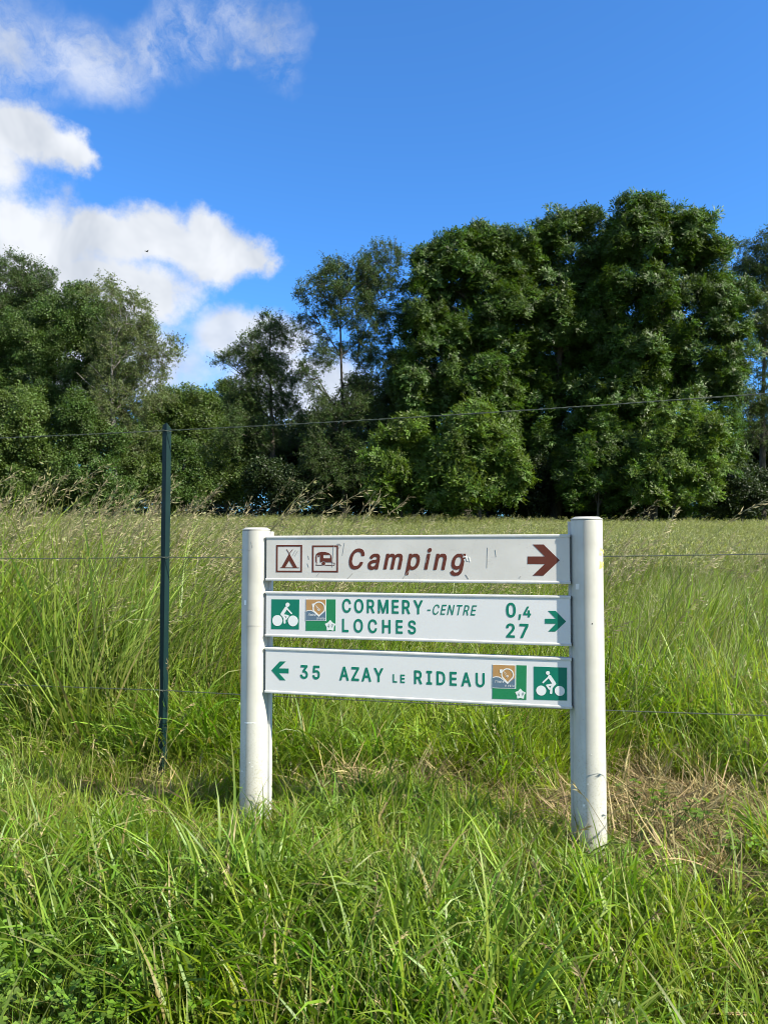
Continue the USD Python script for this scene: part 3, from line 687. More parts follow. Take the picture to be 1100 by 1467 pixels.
TREES_G = None
tree('tall_tree', 'tall loose topped tree rising at the left edge of the photo', 'tree', 53, 22, [(35, 412, 42, 34), (0, 440, 46, 50), (66, 452, 34, 30), (20, 500, 60, 60), (-50, 470, 60, 70), (0, 600, 60, 70)], 'airy', dens=1.25, seed=1, sprig=1.25)
tree('leafy_tree', 'dense rounded green tree by the left edge in front of the tall one', 'tree', 47, 30, [(22, 480, 52, 46), (60, 500, 45, 48), (8, 545, 60, 50), (66, 565, 46, 42), (-60, 520, 70, 80), (20, 610, 62, 50)], 'round', dens=1.15, seed=2)
tree('leafy_tree', 'dense mid green tree between the rounded left tree and the pale airy one', 'tree', 48, 118, [(112, 446, 44, 36), (80, 455, 34, 34), (140, 470, 44, 44), (118, 515, 48, 50), (160, 535, 40, 40), (98, 575, 44, 46), (140, 610, 52, 50)], 'round', dens=1.15, seed=3)
tree('pale_tree', 'pale thin leaved tree left of the green fence post, reaching right', 'tree', 44, 166, [(152, 448, 34, 32), (180, 462, 34, 38), (205, 486, 28, 30), (172, 510, 48, 46), (218, 520, 28, 26), (238, 502, 17, 24), (150, 560, 42, 40), (200, 565, 40, 36), (170, 620, 48, 44)], 'pale', 'bark_pale', dens=1.0, per=9, trunk_r=.2, seed=4, trunk_top=(160, 470), sprig=1.1)
tree('distant_tree', 'small dull green distant tree just right of the fence post top', 'tree', 66, 265, [(250, 585, 34, 28), (282, 590, 36, 32), (262, 630, 50, 46), (300, 640, 40, 40), (222, 610, 34, 40), (215, 660, 40, 40)], 'olive', dens=1.7, seed=5, clump=.8, sprig=1.5, fill=.3)
tree('distant_tree', 'dark green distant tree filling the low gap in the skyline', 'tree', 70, 322, [(318, 585, 30, 28), (345, 600, 34, 32), (325, 640, 46, 44), (360, 660, 40, 40)], 'olive', dens=1.7, seed=6, clump=.8, sprig=1.5, fill=.3)
tree('leaning_tree', 'dark tree with a pointed thin top right of the low gap', 'tree', 47, 392, [(385, 484, 26, 30), (362, 510, 30, 26), (328, 522, 22, 17), (398, 520, 26, 30), (380, 560, 44, 36), (345, 570, 30, 28), (392, 610, 50, 46), (350, 630, 42, 40)], 'airy', dens=1.25, seed=7, trunk_top=(386, 480), sprig=1.1)
tree('open_tree', 'tall open tree with dark trunk and sky showing through its branches', 'tree', 45, 494, [(548, 378, 30, 28), (520, 395, 30, 30), (480, 405, 28, 32), (452, 420, 24, 26), (440, 455, 20, 26), (500, 440, 34, 30), (548, 430, 36, 36), (458, 505, 22, 26), (525, 490, 40, 36), (545, 540, 40, 40), (505, 560, 24, 24), (440, 545, 18, 20), (468, 600, 26, 30), (520, 610, 36, 40), (455, 650, 34, 36), (505, 660, 34, 40), (470, 700, 44, 30), (530, 680, 36, 40)], 'airy', dens=1.6, per=13, seed=8, trunk_r=.15, trunk_top=(490, 385), sprig=1.05, depth=.7, twigs=7)
tree('ash_tree', 'broad dark green ash, left dome of the big dense trees', 'tree', 45, 668, [(690, 328, 16, 13), (712, 338, 15, 12), (738, 350, 15, 12), (640, 352, 14, 12), (604, 374, 15, 13), (692, 352, 32, 28), (650, 378, 42, 36), (612, 405, 36, 36), (700, 400, 46, 44), (600, 460, 36, 48), (655, 460, 56, 56), (720, 460, 50, 56), (610, 540, 46, 50), (680, 550, 64, 60), (600, 620, 50, 50), (690, 640, 60, 50), (740, 375, 30, 34, 1.0), (655, 520, 60, 70, 2.0), (735, 560, 50, 60, 1.5), (745, 400, 40, 50, 0.5), (590, 560, 30, 60), (590, 690, 46, 46, 1.5), (660, 700, 50, 44, 2.0), (730, 700, 46, 40, 2.0)], 'ash', sprig=1.1, dens=0.90, clump=.64, fill=.2, per=13, seed=9, trunk_r=.34)
tree('ash_tree', 'ash with a feathery separate top in the middle of the big dense trees', 'tree', 46, 795, [(795, 308, 14, 10), (825, 304, 14, 10), (848, 308, 11, 12), (772, 322, 13, 10), (800, 328, 30, 20), (835, 328, 20, 18), (775, 345, 24, 24), (765, 400, 46, 44), (825, 395, 46, 44), (790, 465, 62, 54), (850, 470, 40, 54), (760, 550, 50, 54), (830, 560, 60, 56), (800, 640, 60, 50), (752, 360, 26, 26, 1.0), (866, 365, 30, 40, 1.5), (872, 350, 22, 26, 0.3), (745, 440, 36, 50, 1.5), (800, 520, 70, 70, 2.5), (860, 640, 50, 60, 2.5), (750, 640, 46, 56, 2.0), (795, 705, 56, 40, 2.5), (865, 705, 46, 40, 2.5)], 'ash', sprig=1.1, dens=0.90, clump=.64, fill=.2, per=13, seed=10, trunk_r=.34)
tree('ash_tree', 'tallest ash at the right end of the big dense trees', 'tree', 44, 930, [(905, 288, 15, 11), (930, 286, 12, 9), (918, 302, 22, 18), (968, 300, 13, 11), (996, 304, 15, 12), (1018, 334, 15, 14), (888, 316, 16, 14), (912, 318, 28, 22), (940, 332, 28, 22), (985, 325, 30, 24), (900, 350, 38, 34), (960, 365, 50, 44), (1015, 370, 30, 36), (900, 420, 50, 50), (970, 440, 60, 52), (1030, 440, 34, 50), (910, 510, 54, 54), (1000, 520, 52, 52), (1035, 560, 26, 44), (880, 600, 50, 50), (960, 610, 62, 54), (1020, 640, 40, 44), (920, 670, 60, 44), (875, 440, 34, 60, 2.0), (950, 520, 70, 80, 2.5), (985, 690, 60, 46, 2.0), (930, 710, 50, 36, 2.5), (1040, 500, 26, 40)], 'ash', sprig=1.1, dens=0.88, clump=.64, fill=.2, per=13, seed=11, trunk_r=.36)
tree('open_tree', 'open leafy tree cut off by the right edge with cloud behind', 'tree', 51, 1092, [(1078, 362, 28, 28), (1108, 350, 30, 30), (1070, 400, 22, 26), (1105, 410, 36, 40), (1130, 470, 50, 60), (1080, 470, 16, 22), (1075, 560, 22, 36), (1062, 610, 22, 30), (1110, 600, 36, 40)], 'airy', dens=1.35, per=13, seed=12, trunk_r=.24, trunk_top=(1088, 380), sprig=1.15)
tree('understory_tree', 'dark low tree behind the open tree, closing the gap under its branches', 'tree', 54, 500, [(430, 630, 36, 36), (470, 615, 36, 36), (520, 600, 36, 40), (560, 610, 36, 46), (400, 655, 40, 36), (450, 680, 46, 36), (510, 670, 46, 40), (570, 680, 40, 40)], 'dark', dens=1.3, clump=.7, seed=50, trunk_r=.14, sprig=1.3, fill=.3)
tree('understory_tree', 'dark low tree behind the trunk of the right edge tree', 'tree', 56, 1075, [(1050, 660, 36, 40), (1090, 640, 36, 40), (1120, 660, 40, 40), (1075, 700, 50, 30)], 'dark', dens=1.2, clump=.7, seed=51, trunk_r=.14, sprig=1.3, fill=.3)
# saplings and bushes in front
tree('young_ash', 'bright young ash bush in front of the big trees, above the sign', 'tree', 39, 690, [(672, 612, 34, 32), (655, 650, 38, 36), (700, 640, 32, 30), (718, 685, 30, 34), (672, 690, 46, 40), (640, 700, 36, 32)], 'ash_light', dens=1.1, clump=.5, seed=13, trunk_r=.09)
tree('young_ash', 'smaller light green ash bush left of the bright young ash', 'tree', 40, 575, [(582, 630, 28, 26), (560, 660, 30, 30), (596, 675, 34, 34), (560, 705, 36, 26)], 'ash_light', dens=1.0, clump=.5, seed=14, trunk_r=.08)
tree('bush', 'yellow green bush under the right end of the big trees', 'bush', 41, 960, [(985, 610, 40, 36), (960, 650, 46, 38), (1012, 650, 30, 36), (985, 690, 44, 30), (935, 690, 40, 28)], 'ash_light', dens=.9, clump=.5, seed=15, trunk_r=.08)
tree('bush', 'dull green bush under the middle of the big trees behind the right sign post', 'bush', 42, 855, [(860, 640, 36, 36), (835, 670, 40, 34), (890, 680, 40, 34), (850, 705, 44, 22)], 'ash', dens=.8, clump=.5, seed=16, trunk_r=.08)
tree('ivied_tree', 'low green leafy tree at the lower left edge', 'tree', 41, 25, [(20, 590, 40, 34), (40, 620, 40, 34), (10, 650, 52, 46), (50, 670, 44, 40), (20, 705, 60, 30), (-60, 640, 60, 70)], 'olive', dens=1.1, clump=.5, seed=17, trunk_r=.12)
tree('ivied_tree', 'rounded low tree between the left edge and the fence post', 'tree', 42, 118, [(120, 598, 36, 30), (98, 630, 38, 34), (140, 640, 36, 36), (120, 680, 46, 40), (150, 710, 44, 26), (85, 708, 40, 26)], 'round', dens=1.1, clump=.5, seed=18, trunk_r=.12)
for q, (bx, lb, kd, lab) in enumerate([
    (195, [(195, 655, 32, 32), (180, 690, 36, 28), (215, 695, 34, 28)], 'olive', 'shrub behind the tall seed heads just left of the fence post'),
    (258, [(258, 668, 34, 34), (245, 700, 36, 26), (282, 700, 34, 26)], 'round', 'shrub directly right of the green fence post'),
    (325, [(322, 670, 36, 34), (345, 695, 36, 28), (305, 700, 36, 26)], 'olive', 'olive shrub above the left sign post'),
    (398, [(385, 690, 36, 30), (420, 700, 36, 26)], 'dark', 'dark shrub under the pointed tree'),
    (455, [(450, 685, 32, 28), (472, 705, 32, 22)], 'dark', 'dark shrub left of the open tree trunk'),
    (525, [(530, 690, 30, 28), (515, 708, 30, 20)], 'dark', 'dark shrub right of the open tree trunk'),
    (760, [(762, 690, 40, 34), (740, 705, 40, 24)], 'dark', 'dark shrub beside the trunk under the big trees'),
    (1062, [(1060, 690, 36, 34), (1040, 710, 36, 24), (1090, 700, 36, 32)], 'dark', 'dark shrub at the foot of the right edge tree')]):
    tree('shrub', lab, 'shrub', 45 + q % 3, bx, lb, kd, dens=1.0, clump=.5, seed=30 + q, trunk_r=.06, twigs=3)

# far wood closing the view behind
n = 4200
fx = trng.uniform(-75, 75, n) * np.where(np.arange(n) < 1600, .62, 1); fy = np.where(np.arange(n) < 1600, trng.uniform(52, 59, n), trng.uniform(74, 84, n)); hgt = 9.0 + 3.0 * meshkit.fbm(np.stack([fx * .09, 0 * fx, 0 * fx], -1), 3, 4)
hgt = np.where(np.arange(n) < 1600, 0.42 * hgt, hgt); fz = hgt * trng.random(n) ** np.where(np.arange(n) < 1600, 1.8, 1.1) - 0.3
big_ = trng.uniform(2.0, 3.0, n)
m = 1500   # brambly undergrowth along the field's edge
fx = np.r_[fx, trng.uniform(-36, 36, m)]; fy = np.r_[fy, trng.uniform(49.5, 55, m)]; fz = np.r_[fz, 1.7 * trng.random(m) ** 1.3 - 0.15]; big_ = np.r_[big_, trng.uniform(1.6, 2.4, m)]; n += m
pos = np.stack([fx, fy, land(fx, fy) + fz], 1)
pi = instancer('/World/far_wood', KINDS['dark'], M['leaf'], pos, Rot.from_euler('z', trng.uniform(0, 6.28, n)), big_, trng.integers(0, 4, n))
tag(pi, 'dark low line of far woodland seen behind and between the trees', 'woodland', None, 'stuff')

# ------------------------------------------------------------------ the direction sign
YAW, TILT = -0.2672, 0.0046
O = np.array([-0.3941, 2.6032, 0.0])
sign = UsdGeom.Xform.Define(stage, numbered('/World', 'direction_sign'))
sign.AddTranslateOp().Set(tuple(map(float, O))); sign.AddRotateZOp().Set(math.degrees(YAW)); sign.AddRotateYOp().Set(-math.degrees(TILT))
tag(sign, 'white roadside sign of three direction boards between two round posts', 'sign')
tx_ = np.array([math.cos(YAW), math.sin(YAW), 0]) * math.cos(TILT) + np.array([0, 0, math.sin(TILT)])
nv_ = np.array([math.sin(YAW), -math.cos(YAW), 0]); up_ = np.cross(tx_, -nv_)


def on_sign(px, py, out=0.0):
    """panel coordinates (along, up) of a point of the photograph that lies on the boards' front"""
    d = ray(px, py); o = np.array([0, 0, EYE]) - (O + nv_ * out)
    p = o - d * (o @ nv_) / (d @ nv_)
    return np.array([p @ tx_, p @ up_])


def front(mesh):
    """a flat shape (x along, y up, z out) stood up on the board"""
    v = np.asarray(mesh.vertices); m = trimesh.Trimesh(np.stack([v[:, 0], -v[:, 2], v[:, 1]], 1), np.asarray(mesh.faces), process=False)
    return m


def plate(shape, t0, t1):
    gs = [g for g in getattr(shape, 'geoms', [shape]) if g.area > 1e-9]
    return front(trimesh.util.concatenate([trimesh.creation.extrude_polygon(g, t1 - t0).apply_translation((0, 0, t0)) for g in gs]))


def px_poly(pts):
    return Polygon([on_sign(*p) for p in pts])


def word(text, x0, x1, base, top, base1=None, italic=0.0, xs=0.9, bold=True, t=0.0006, t0=-0.0003, height=None, fat=0.006):
    """one word set between x0 and x1 of the photograph, letter by letter with even gaps"""
    a, b, c = on_sign(x0, base), on_sign(x1, base1 if base1 is not None else base), on_sign(x0, top)
    h = height or (c[1] - a[1])
    ms, w = [], []
    for ch in text:
        if ch == ' ': ms.append(None); w.append(0.0); continue
        m_ = meshkit.text_mesh(ch, h, 0.001, bold); v = np.array(m_.vertices); f = np.asarray(m_.faces)
        v[:, 0] = (v[:, 0] - v[:, 0].min()) * xs; w.append(v[:, 0].max()); v[:, 0] += v[:, 1] * italic
        f = f[(v[f][:, :, 2] > 0.0005).all(1)]
        shp = unary_union([Polygon(q) for q in v[f][:, :, :2]]).buffer(1e-5).buffer(fat * h - 1e-5)
        ms.append(trimesh.util.concatenate([trimesh.creation.extrude_polygon(g_, t - t0).apply_translation((0, 0, t0)) for g_ in getattr(shp, 'geoms', [shp])]))
    gap = (b[0] - a[0] - sum(w)) / max(1, len(text) - 1)
    x, out = a[0], []
    for m_, wi in zip(ms, w):
        if m_ is not None:
            m_.apply_translation((x, a[1] + (b[1] - a[1]) * (x - a[0]) / (b[0] - a[0]) * 0.0 + 0.5 * (b[1] - a[1]), 0)); out.append(m_)
        x += wi + gap
    return front(trimesh.util.concatenate(out))


def stroke(pts, w):
    mpp = on_sign(601, 880)[0] - on_sign(600, 880)[0]
    return LineString([on_sign(*p) for p in pts]).buffer(w * mpp * 0.5, cap_style=1, resolution=4)


def dot(px, py, r):
    mpp = (on_sign(px + 1, py)[0] - on_sign(px, py)[0])
    return Point(*on_sign(px, py)).buffer(r * mpp * 1.03, resolution=16)


def bar(px0, py0, px1, py1):
    a, b = on_sign(px0, py0), on_sign(px1, py1); return sbox(min(a[0], b[0]), min(a[1], b[1]), max(a[0], b[0]), max(a[1], b[1]))


PT = 0.1517
TOPS = [EYE + 0.0497, EYE - 0.1375, EYE - 0.3248]
PANEL_LABELS = ['weathered scratched board with brown camping lettering', 'white board with two place names and distances', 'lowest white board with a left arrow']
panels = []


def rounded_bar(y0, y1, z0, z1, r, x0, x1):
    s = sbox(y0 + r, z0 + r, y1 - r, z1 - r).buffer(r, resolution=4)
    m_ = trimesh.creation.extrude_polygon(s, x1 - x0)
    v = np.asarray(m_.vertices)
    return trimesh.Trimesh(np.stack([v[:, 2] + x0, v[:, 0], v[:, 1]], 1), m_.faces, process=False)


for k, zt in enumerate(TOPS):
    mat = M['panel_old'] if k == 0 else M['film']
    pn = part('board', rounded_bar(0.0, 0.027, zt - PT + 0.004, zt - 0.004, 0.001, 0.002, 0.998), mat, sign, 30, PANEL_LABELS[k])
    part('top_rail', rounded_bar(-0.0022, 0.0285, zt - 0.009, zt, 0.0028, 0.0, 1.0), M['rail'], pn, 40)
    part('bottom_rail', rounded_bar(-0.0022, 0.0285, zt - PT, zt - PT + 0.009, 0.0028, 0.0, 1.0), M['rail'], pn, 40)
    panels.append(pn)
b1, b2, b3 = panels
E0, E1, E2 = -0.0003, 0.0005, 0.0010

# board 1
part('lettering', word('Camping', 498.6, 663.5, 815.0, 787.5, 814.5, 0.21, 0.86), M['brown'], b1, False)
part('arrow', plate(px_poly([(756.2, 795.2), (780.8, 795.0), (763.4, 778), (779, 777.8), (802.3, 800.3), (779, 822.8), (763.6, 822.8), (780.8, 806), (756.2, 806)]), E0, E1), M['brown'], b1, False)


def framed(x0, y0, x1, y1, w=2.3):
    return bar(x0, y0, x1, y1).difference(bar(x0 + w, y0 + w, x1 - w, y1 - w))


tent = unary_union([framed(396.2, 782.3, 433.6, 821.2), px_poly([(415, 794), (426.6, 814.4), (404, 814.4)]).difference(px_poly([(415, 804.3), (420.8, 814.0), (409.4, 814.0)])),
                    stroke([(415.8, 795.5), (411.2, 788.6)], 1.0), stroke([(414.4, 795.5), (419.6, 788.6)], 1.0), stroke([(402.6, 814.6), (429, 814.6)], 1.0)])
part('tent_symbol', plate(tent, E0, E1), M['brown'], b1, False)
body = px_poly([(452.8, 806.4), (452.6, 799), (453.6, 794.6), (456.5, 792.4), (461, 791.5), (467, 791.6), (472, 793.2), (475.2, 796.4), (476, 800), (476, 806.4)])
body = body.difference(bar(463.8, 795.8, 474, 800.4).buffer(-0.0018).buffer(0.0018)).difference(bar(454.6, 796.4, 459.2, 806.4)).union(dot(457, 797.8, 1.1))
body = unary_union([body, stroke([(453.4, 810.6), (479.6, 810.6)], 0.9), stroke([(454.6, 806.4), (453.9, 810.6)], 0.8), stroke([(476, 807), (480.2, 807.4), (479.8, 810.4)], 0.8)])
body = body.difference(dot(464.2, 808.2, 3.0)).union(dot(464.2, 808.2, 2.4)).union(framed(447.6, 782.3, 485.2, 820.8))
part('caravan_symbol', plate(body, E0, E1), M['brown'], b1, False)
for pts, w in [([(488, 779.8), (484, 779.6)], .5), ([(484, 780), (489.5, 781.5), (486, 786)], .6), ([(478.5, 781), (478, 798), (476.8, 813)], .5), ([(420, 797), (424.5, 789)], .5), ([(423.5, 797.5), (427.5, 790)], .5),
               ([(499, 829.5), (506, 822)], .8), ([(494.3, 778), (491.5, 796)], .5), ([(442.6, 797), (443.6, 802)], .8), ([(441.5, 808), (443, 813)], .6), ([(578, 829), (586, 818)], .6),
               ([(662, 791.5), (671, 803)], .7), ([(668, 822), (672, 828)], .9), ([(699, 783), (698.4, 812)], .35), ([(710, 786), (711.5, 796)], .4), ([(455, 826), (458, 822)], .6), ([(610, 806), (612, 800)], .6), ([(745, 826), (746.5, 824)], 1.0)]:
    part('scratch', plate(stroke(pts, w), E0, E1 + 0.0002), M['scratch'], b1, False)
part('paint_chip', plate(unary_union([stroke([(664, 797), (668, 796), (670, 802)], 1.3), stroke([(672.5, 797.5), (674, 803)], 1.2), dot(666, 801, 1.0)]), E0, E1 + 0.0003), M['mark'], b1, False)


# boards 2 and 3
def cyclist(X):
    """X maps the symbol's photo points"""
    torso = LineString([on_sign(*X(411.2, 872.6)), on_sign(*X(405.6, 881.4))]).buffer(0.0052, resolution=5)
    return unary_union([dot(*X(413.3, 867.8), 2.75), dot(*X(398.9, 890.6), 7.0), dot(*X(421.2, 890.9), 6.9), torso, stroke([X(411.5, 872.3), X(419.0, 880.3)], 2.0),
                        stroke([X(405.6, 882.2), X(408.9, 886.5), X(409.3, 893.6)], 2.9), stroke([X(405.8, 882.3), X(414.2, 884.0), X(411.3, 888.2)], 2.5)])


def route_logo(board, X):
    b_ = part('route_logo', plate(Polygon([on_sign(*X(*p)) for p in [(439.6, 859.4), (482, 859.4), (482, 904.7), (439.6, 904.7)]]), E0, E1), M['grass_green'], board, False)
    base = str(board.GetPath())
    P4 = lambda x0, y0, x1, y1: Polygon([on_sign(*X(*p)) for p in [(x0, y0), (x1, y0), (x1, y1), (x0, y1)]])
    put = lambda nm, s, mat, t: part(nm, plate(s, E0, t), M[mat], board, False)
    put('logo_border', P4(439.6, 859.4, 468.8, 890.6), 'mark', 0.0008)
    pic = P4(440.0, 859.9, 467.8, 889.6)
    put('logo_field', pic, 'tan', 0.0010)
    wave = Polygon([on_sign(*X(*p)) for p in [(440.0, 877.2), (443.5, 876.2), (447.5, 876.4), (451, 878.2), (454.5, 881.2), (458.6, 884.6), (462.5, 880.6), (467.8, 876.2), (467.8, 889.6), (440.0, 889.6)]])
    put('logo_water', wave, 'slate', 0.0012)
    cxy = X(458.3, 872.4)
    ang = np.radians(np.linspace(-28, 208, 26)); mpp = on_sign(cxy[0] + 1, cxy[1])[0] - on_sign(*cxy)[0]; c0 = on_sign(*cxy)
    tip = on_sign(*X(458.6, 884.3)); r_ = 9.1 * mpp
    pin = Polygon([c0 + r_ * np.array([math.cos(a), math.sin(a)]) for a in ang] + [tip])
    crest = LineString([on_sign(*X(*p)) for p in [(440.0, 876.8), (443.5, 875.6), (447.5, 875.8), (451, 877.6), (454.5, 880.8), (458.6, 884.2)]]).buffer(0.0011)
    tab = Polygon([on_sign(*X(*p)) for p in [(448.4, 866.2), (451.6, 865.4), (451.2, 870.6), (448.8, 870.4)]])
    put('logo_outline', unary_union([pin.difference(pin.buffer(-1.5 * mpp)), crest, tab]).intersection(pic), 'mark', 0.0014)
    put('logo_swirl', unary_union([dot(*X(458.0, 874.4), 1.5).difference(dot(*X(458.0, 874.4), 0.7))] + [dot(*X(*p), .45) for p in [(453.9, 869), (454.6, 870.6), (455.6, 869.6), (455.4, 872), (456.6, 871.4)]]), 'mark', 0.0014)
    star = []
    sc_ = X(474.6, 897.4); s0 = on_sign(*sc_)
    for q in range(10):
        a = math.radians(90 + 36 * q); rr = (7.2 if q % 2 == 0 else 4.9) * mpp; star.append(s0 + rr * np.array([math.cos(a), math.sin(a)]))
    put('logo_star', Polygon(star).buffer(.5 * mpp), 'mark', 0.0008)
    x0, yb = X(470.9, 899.9); x1, _ = X(478.4, 899.9)
    part('lettering', word('49', x0, x1, yb, yb - 5.0, italic=.15, xs=.85, t=0.0011, bold=False), M['grey_mark'], board, False)
    x0, yb = X(443.0, 883.4); x1, _ = X(453.6, 884.0)
    part('lettering', word("l'indre", x0, x1, yb, yb - 3.4, italic=.15, xs=.8, t=0.0015, bold=False), M['mark'], board, False)
    x0, yb = X(455.2, 888.4); x1, _ = X(466.4, 888.4)
    part('lettering', word('à vélo', x0, x1, yb, yb - 3.2, italic=.15, xs=.8, t=0.0015, bold=False), M['mark'], board, False)


Xid = lambda x, y: (x, y)
part('cycle_plate', plate(px_poly([(390.2, 860.0), (430.0, 860.0), (430.0, 903.0), (390.2, 902.8)]), E0, E1), M['green'], b2, False)
part('cycle_symbol', plate(cyclist(Xid), E0, E2), M['mark'], b2, False)
route_logo(b2, Xid)
part('lettering', word('CORMERY', 491.8, 607.0, 877.9, 859.6, 878.6, 0, 0.78), M['green'], b2, False)
part('lettering', word('-CENTRE', 612.6, 681.8, 879.8, 865.7, 880.2, 0.2, 0.72, False), M['green'], b2, False)
part('lettering', word('LOCHES', 492.0, 597.5, 905.9, 888.0, 907.2, 0, 0.80), M['green'], b2, False)
part('lettering', word('0', 726.6, 741.0, 882.0, 862.6, 882.0, 0, 0.92), M['green'], b2, False)
part('lettering', word(',', 744.2, 748.0, 881.3, 863.5, 881.3, 0, 0.8), M['green'], b2, False)
part('lettering', word('4', 751.0, 762.0, 882.0, 867.4, 882.0, 0, 0.95), M['green'], b2, False)
part('lettering', word('27', 727.0, 758.6, 911.5, 892.4, 911.6, 0, 0.92), M['green'], b2, False)
part('arrow', plate(px_poly([(782, 884.4), (797.6, 884.4), (786.4, 873), (797.2, 873), (812.2, 888), (797.2, 902.6), (786.8, 902.6), (797.6, 891.4), (782, 891.4)]), E0, E1), M['green'], b2, False)

part('arrow', plate(px_poly([(391, 962), (403, 949), (411.8, 949), (401.8, 959), (415.8, 959.2), (415.8, 966), (401.8, 965.8), (411.4, 976.2), (403.4, 976)]), E0, E1), M['green'], b3, False)
part('lettering', word('35', 432.6, 460.6, 973.0, 954.8, 973.4, 0, 0.86), M['green'], b3, False)
part('lettering', word('AZAY', 488.8, 551.2, 974.9, 956.4, 976.6, 0, 0.80), M['green'], b3, False)
part('lettering', word('LE', 565.2, 582.2, 977.4, 966.2, 978.0, 0, 0.85), M['green'], b3, False)
part('lettering', word('RIDEAU', 595.8, 696.6, 979.2, 960.8, 982.3, 0, 0.80), M['green'], b3, False)
part('cycle_plate', plate(px_poly([(766.6, 953.0), (814.2, 954.2), (814.8, 1001.6), (767.2, 1000.4)]), E0, E1), M['green'], b3, False)
s3 = lambda x, y: (790.7 - (x - 410.1) * 1.19, 977.2 + (y - 881.4) * 1.105 - (x - 410.1) * 0.022)
part('cycle_symbol', plate(cyclist(s3), E0, E2), M['mark'], b3, False)
route_logo(b3, lambda x, y: (707.6 + (x - 439.6) * 1.15, 950.4 + (y - 859.4) * 1.09 + (x - 439.6) * 0.028))

# posts
PR = 0.0475
POSTS = [(-0.0485, EYE + 0.0690), (1.0485, EYE + 0.0930)]


def ring_lathe(profile, cx, cy, n=40):
    """profile (radius, z) turned about a vertical axis"""
    th = np.arange(n) / n * 2 * np.pi; P = np.asarray(profile)
    V = np.concatenate([np.stack([cx + r * np.cos(th), cy + r * np.sin(th), np.full(n, z)], 1) for r, z in P])
    F_ = []
    for q in range(len(P) - 1):
        a = q * n + np.arange(n); b = q * n + (np.arange(n) + 1) % n
        F_ += [np.stack([a, b, b + n], 1), np.stack([a, b + n, a + n], 1)]
    return V, np.concatenate(F_)


CY = 0.027


def post_patch(pi_, x0, x1, y0, y1, ragged=0.0, seed=0):
    """a thin mark that hugs the round post, given by its place in the photograph"""
    cx = POSTS[pi_][0]; r = PR + 0.0006; pts = []
    rr = np.random.default_rng(seed)
    nx, ny = 5, 4
    G = np.zeros((ny, nx, 3))
    for a in range(ny):
        for b in range(nx):
            px = x0 + (x1 - x0) * b / (nx - 1) + ragged * rr.normal(); py = y0 + (y1 - y0) * a / (ny - 1) + ragged * rr.normal()
            d = ray(px, py); o = np.array([0, 0, EYE]) - O
            dl = np.array([d @ tx_, -(d @ nv_), d @ up_]); ol = np.array([o @ tx_, -(o @ nv_), o @ up_])
            A = dl[0] ** 2 + dl[1] ** 2; B = 2 * ((ol[0] - cx) * dl[0] + (ol[1] - CY) * dl[1]); C = (ol[0] - cx) ** 2 + (ol[1] - CY) ** 2 - r * r
            q = max(B * B - 4 * A * C, 0); t = (-B - math.sqrt(q)) / (2 * A); G[a, b] = ol + dl * t
    V = G.reshape(-1, 3); F_ = []
    for a in range(ny - 1):
        for b in range(nx - 1):
            i0 = a * nx + b; F_ += [[i0, i0 + 1, i0 + nx + 1], [i0, i0 + nx + 1, i0 + nx]]
    return V, np.array(F_)[:, ::-1]


for k, (cx, zt) in enumerate(POSTS):
    pp = part('post', ring_lathe([(PR, -0.35), (PR, zt - 0.002), (PR - 0.002, zt)], cx, CY), M['post'], sign, 40, ['left round post with a few dark scuffs', 'right round post with yellow residue'][k])
    part('post_cap', ring_lathe([(0.0, zt + .0005), (PR - 0.0005, zt + .0005), (PR + 0.0008, zt + 0.0015), (PR + 0.0008, zt + 0.0035), (PR - 0.004, zt + 0.0050), (PR - 0.0065, zt + 0.0075), (PR - 0.010, zt + 0.0095), (0.0, zt + 0.0105)], cx, CY), M['post'], pp, 30)
    sx = cx + (PR + 0.003) * (1 if k == 0 else -1)
    part('channel', rounded_bar(0.0292, 0.048, -0.3, zt - 0.004, 0.001, sx - 0.006, sx + 0.005), M['rail'], pp, 30)
    if k == 0:
        for q, (a, b, c, d) in enumerate([(360.6, 361.6, 777, 781), (361.8, 362.4, 782, 786.5), (345, 359.5, 789.4, 790.1), (352.5, 362.5, 875.5, 876.4), (354, 368, 897.8, 898.6), (363, 379, 898.2, 899.2)]):
            part('scuff', post_patch(0, a, b, c, d, 0.15, q), M['scratch'], pp, False)
        for q, (a, b, c, d) in enumerate([(351.5, 353.6, 861.5, 868.5), (353, 369, 1037, 1038.4), (349.5, 351, 1106.5, 1108), (360, 361.4, 1094, 1095.5), (364, 365.4, 1100, 1101.2)]):
            part('chip', post_patch(0, a, b, c, d, 0.3, q), M['mark'], pp, False)
    else:
        part('yellow_residue', post_patch(1, 859.6, 864.6, 783.0, 792.5, 0.7, 3), M['yellow'], pp, False)
        part('yellow_residue', post_patch(1, 860.2, 865.0, 801.8, 812.0, 0.7, 5), M['yellow'], pp, False)
        part('grey_sticker', post_patch(1, 825.4, 830.4, 834.0, 842.0), M['rail'], pp, False)
        part('dark_spot', post_patch(1, 849.2, 850.6, 890.0, 891.8), M['black'], pp, False)
        for q, (a, b, c, d) in enumerate([(836, 839, 1028, 1029), (842, 843.5, 1090, 1092), (850, 851, 1078, 1079), (845, 846.4, 1120, 1122), (839.5, 841, 1150, 1153)]):
            part('chip', post_patch(1, a, b, c, d, 0.3, q), M['scratch' if q < 2 else 'mark'], pp, False)

# ------------------------------------------------------------------ wire fence
fence = thing('wire_fence', 'green metal picket fence post with three thin wires behind the sign', 'fence', (-0.926, 3.25, 0.0))


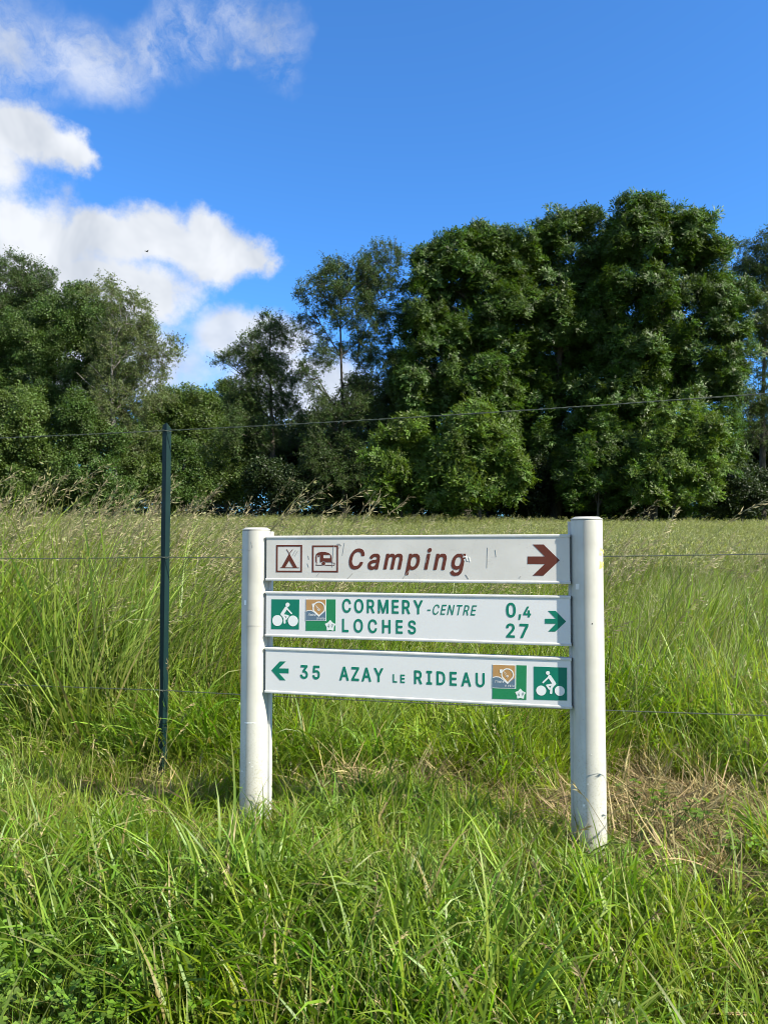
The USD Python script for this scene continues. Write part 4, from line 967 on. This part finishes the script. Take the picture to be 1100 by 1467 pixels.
def picket(x, y, top, lean=0.0, rot=0.0):
    """angle iron picket with its corner towards the road and a pointed top"""
    a, t = 0.026, 0.0035; be = math.radians(32) + rot
    u = np.array([-math.cos(be), math.sin(be)]); w = np.array([math.sin(be), math.cos(be)])
    prof = [np.zeros(2), u * a, u * a + w * t, u * t + w * t, u * t + w * a, w * a]
    zt = [top, top - .008, top - .008, top - .002, top - .024, top - .024]
    V, z0 = [], -0.4
    for p in prof: V.append([x + p[0] - lean * (0 - z0), y + p[1], z0])
    for p, z in zip(prof, zt): V.append([x + p[0] + lean * z, y + p[1], z])
    F_ = []
    n = 6
    for q in range(n):
        r_ = (q + 1) % n; F_ += [[q, r_, n + r_], [q, n + r_, n + q]]
    F_ += [[n, n + 1, n + 2], [n, n + 2, n + 3], [n, n + 3, n + 4], [n, n + 4, n + 5]]
    return np.array(V, float), np.array(F_)[:, ::-1]


FX = [(-4.2, 4.02), (-0.926, 3.25), (2.5, 2.38)]
HZ = [[1.46, .905, .36], [1.438, .900, .345], [1.54, .965, .41]]
for q, (x, y) in enumerate(FX):
    gz = float(land(x, y))
    part('post', picket(x + .935, y - 3.25, [1.50, 1.473, 1.57][q], -0.006, [0.1, 0, -0.05][q]), M['fence'], fence, False)
for k in range(3):
    Ps = []
    for q in range(2):
        A = np.array([FX[q][0] + .926 + .004, FX[q][1] - 3.25 - .004, HZ[q][k]]); B = np.array([FX[q + 1][0] + .926 + .004, FX[q + 1][1] - 3.25 - .004, HZ[q + 1][k]])
        t = np.linspace(0, 1, 40)[:, None]; P = A + (B - A) * t + np.array([0, 0, -0.018]) * 4 * t * (1 - t)
        Ps.append(P if q == 0 else P[1:])
    P = np.vstack(Ps)
    if k == 0:
        # two strands twisted together
        t = np.linspace(0, len(P) - 1, 560); C = np.stack([np.interp(t, np.arange(len(P)), P[:, i]) for i in range(3)], 1)
        ph = np.arange(560) * 0.9
        off = 0.0013 * np.stack([0 * ph, np.cos(ph), np.sin(ph)], 1)
        part('wire', join([tube(C + off, 0.0013, 5), tube(C - off, 0.0013, 5)]), M['wire'], fence, 60)
    else:
        part('wire', tube(P, 0.0019, 5), M['wire'], fence, 60)
    for q, (x, y) in enumerate(FX):
        th = np.linspace(0, 2 * np.pi, 14); c = np.array([x + .926 - .004, y - 3.25 + .010, HZ[q][k]])
        L_ = np.stack([c[0] + .021 * np.cos(th), c[1] + .019 * np.sin(th), c[2] + .004 * np.sin(2 * th)], 1)
        part('tie', tube(L_, 0.001, 5, False), M['wire'], fence, 60)

# ------------------------------------------------------------------ the small dark bird in front of the cloud
p = at(207, 363, 60.0)
bird = thing('bird', 'tiny dark bird far off in front of the white cloud', 'bird', p, 0.9)
bm = trimesh.creation.icosphere(2, 0.05); v = np.array(bm.vertices); v[:, 0] *= 2.3; v[:, 0] += 0.0
v = np.array(v); k = v[:, 0] > 0.06; v[k, 1:] *= 0.75
part('body', (v, bm.faces), M['black'], bird, True)
for s in (-1, 1):
    w = np.array([[.05, s * .02, .01], [.03, s * .16, .06], [-.04, s * .30, .05], [-.05, s * .16, .045], [-.05, s * .02, .0],
                  [.05, s * .02, .002], [.03, s * .16, .052], [-.04, s * .30, .046], [-.05, s * .16, .039], [-.05, s * .02, -.006]])
    f = [[0, 1, 4], [1, 3, 4], [1, 2, 3], [5, 9, 6], [6, 9, 8], [6, 8, 7], [0, 5, 1], [5, 6, 1], [1, 6, 2], [6, 7, 2], [2, 7, 3], [7, 8, 3], [3, 8, 4], [8, 9, 4]]
    part('wing', (w, np.array(f)), M['black'], bird, False)
part('tail', (np.array([[-.09, .015, 0], [-.19, .035, 0], [-.19, -.035, 0], [-.09, -.015, 0], [-.09, .015, -.006], [-.19, .035, -.004], [-.19, -.035, -.004], [-.09, -.015, -.006]]),
              np.array([[0, 1, 2], [0, 2, 3], [4, 6, 5], [4, 7, 6], [0, 4, 1], [4, 5, 1], [1, 5, 2], [5, 6, 2], [2, 6, 3], [6, 7, 3]])), M['black'], bird, False)
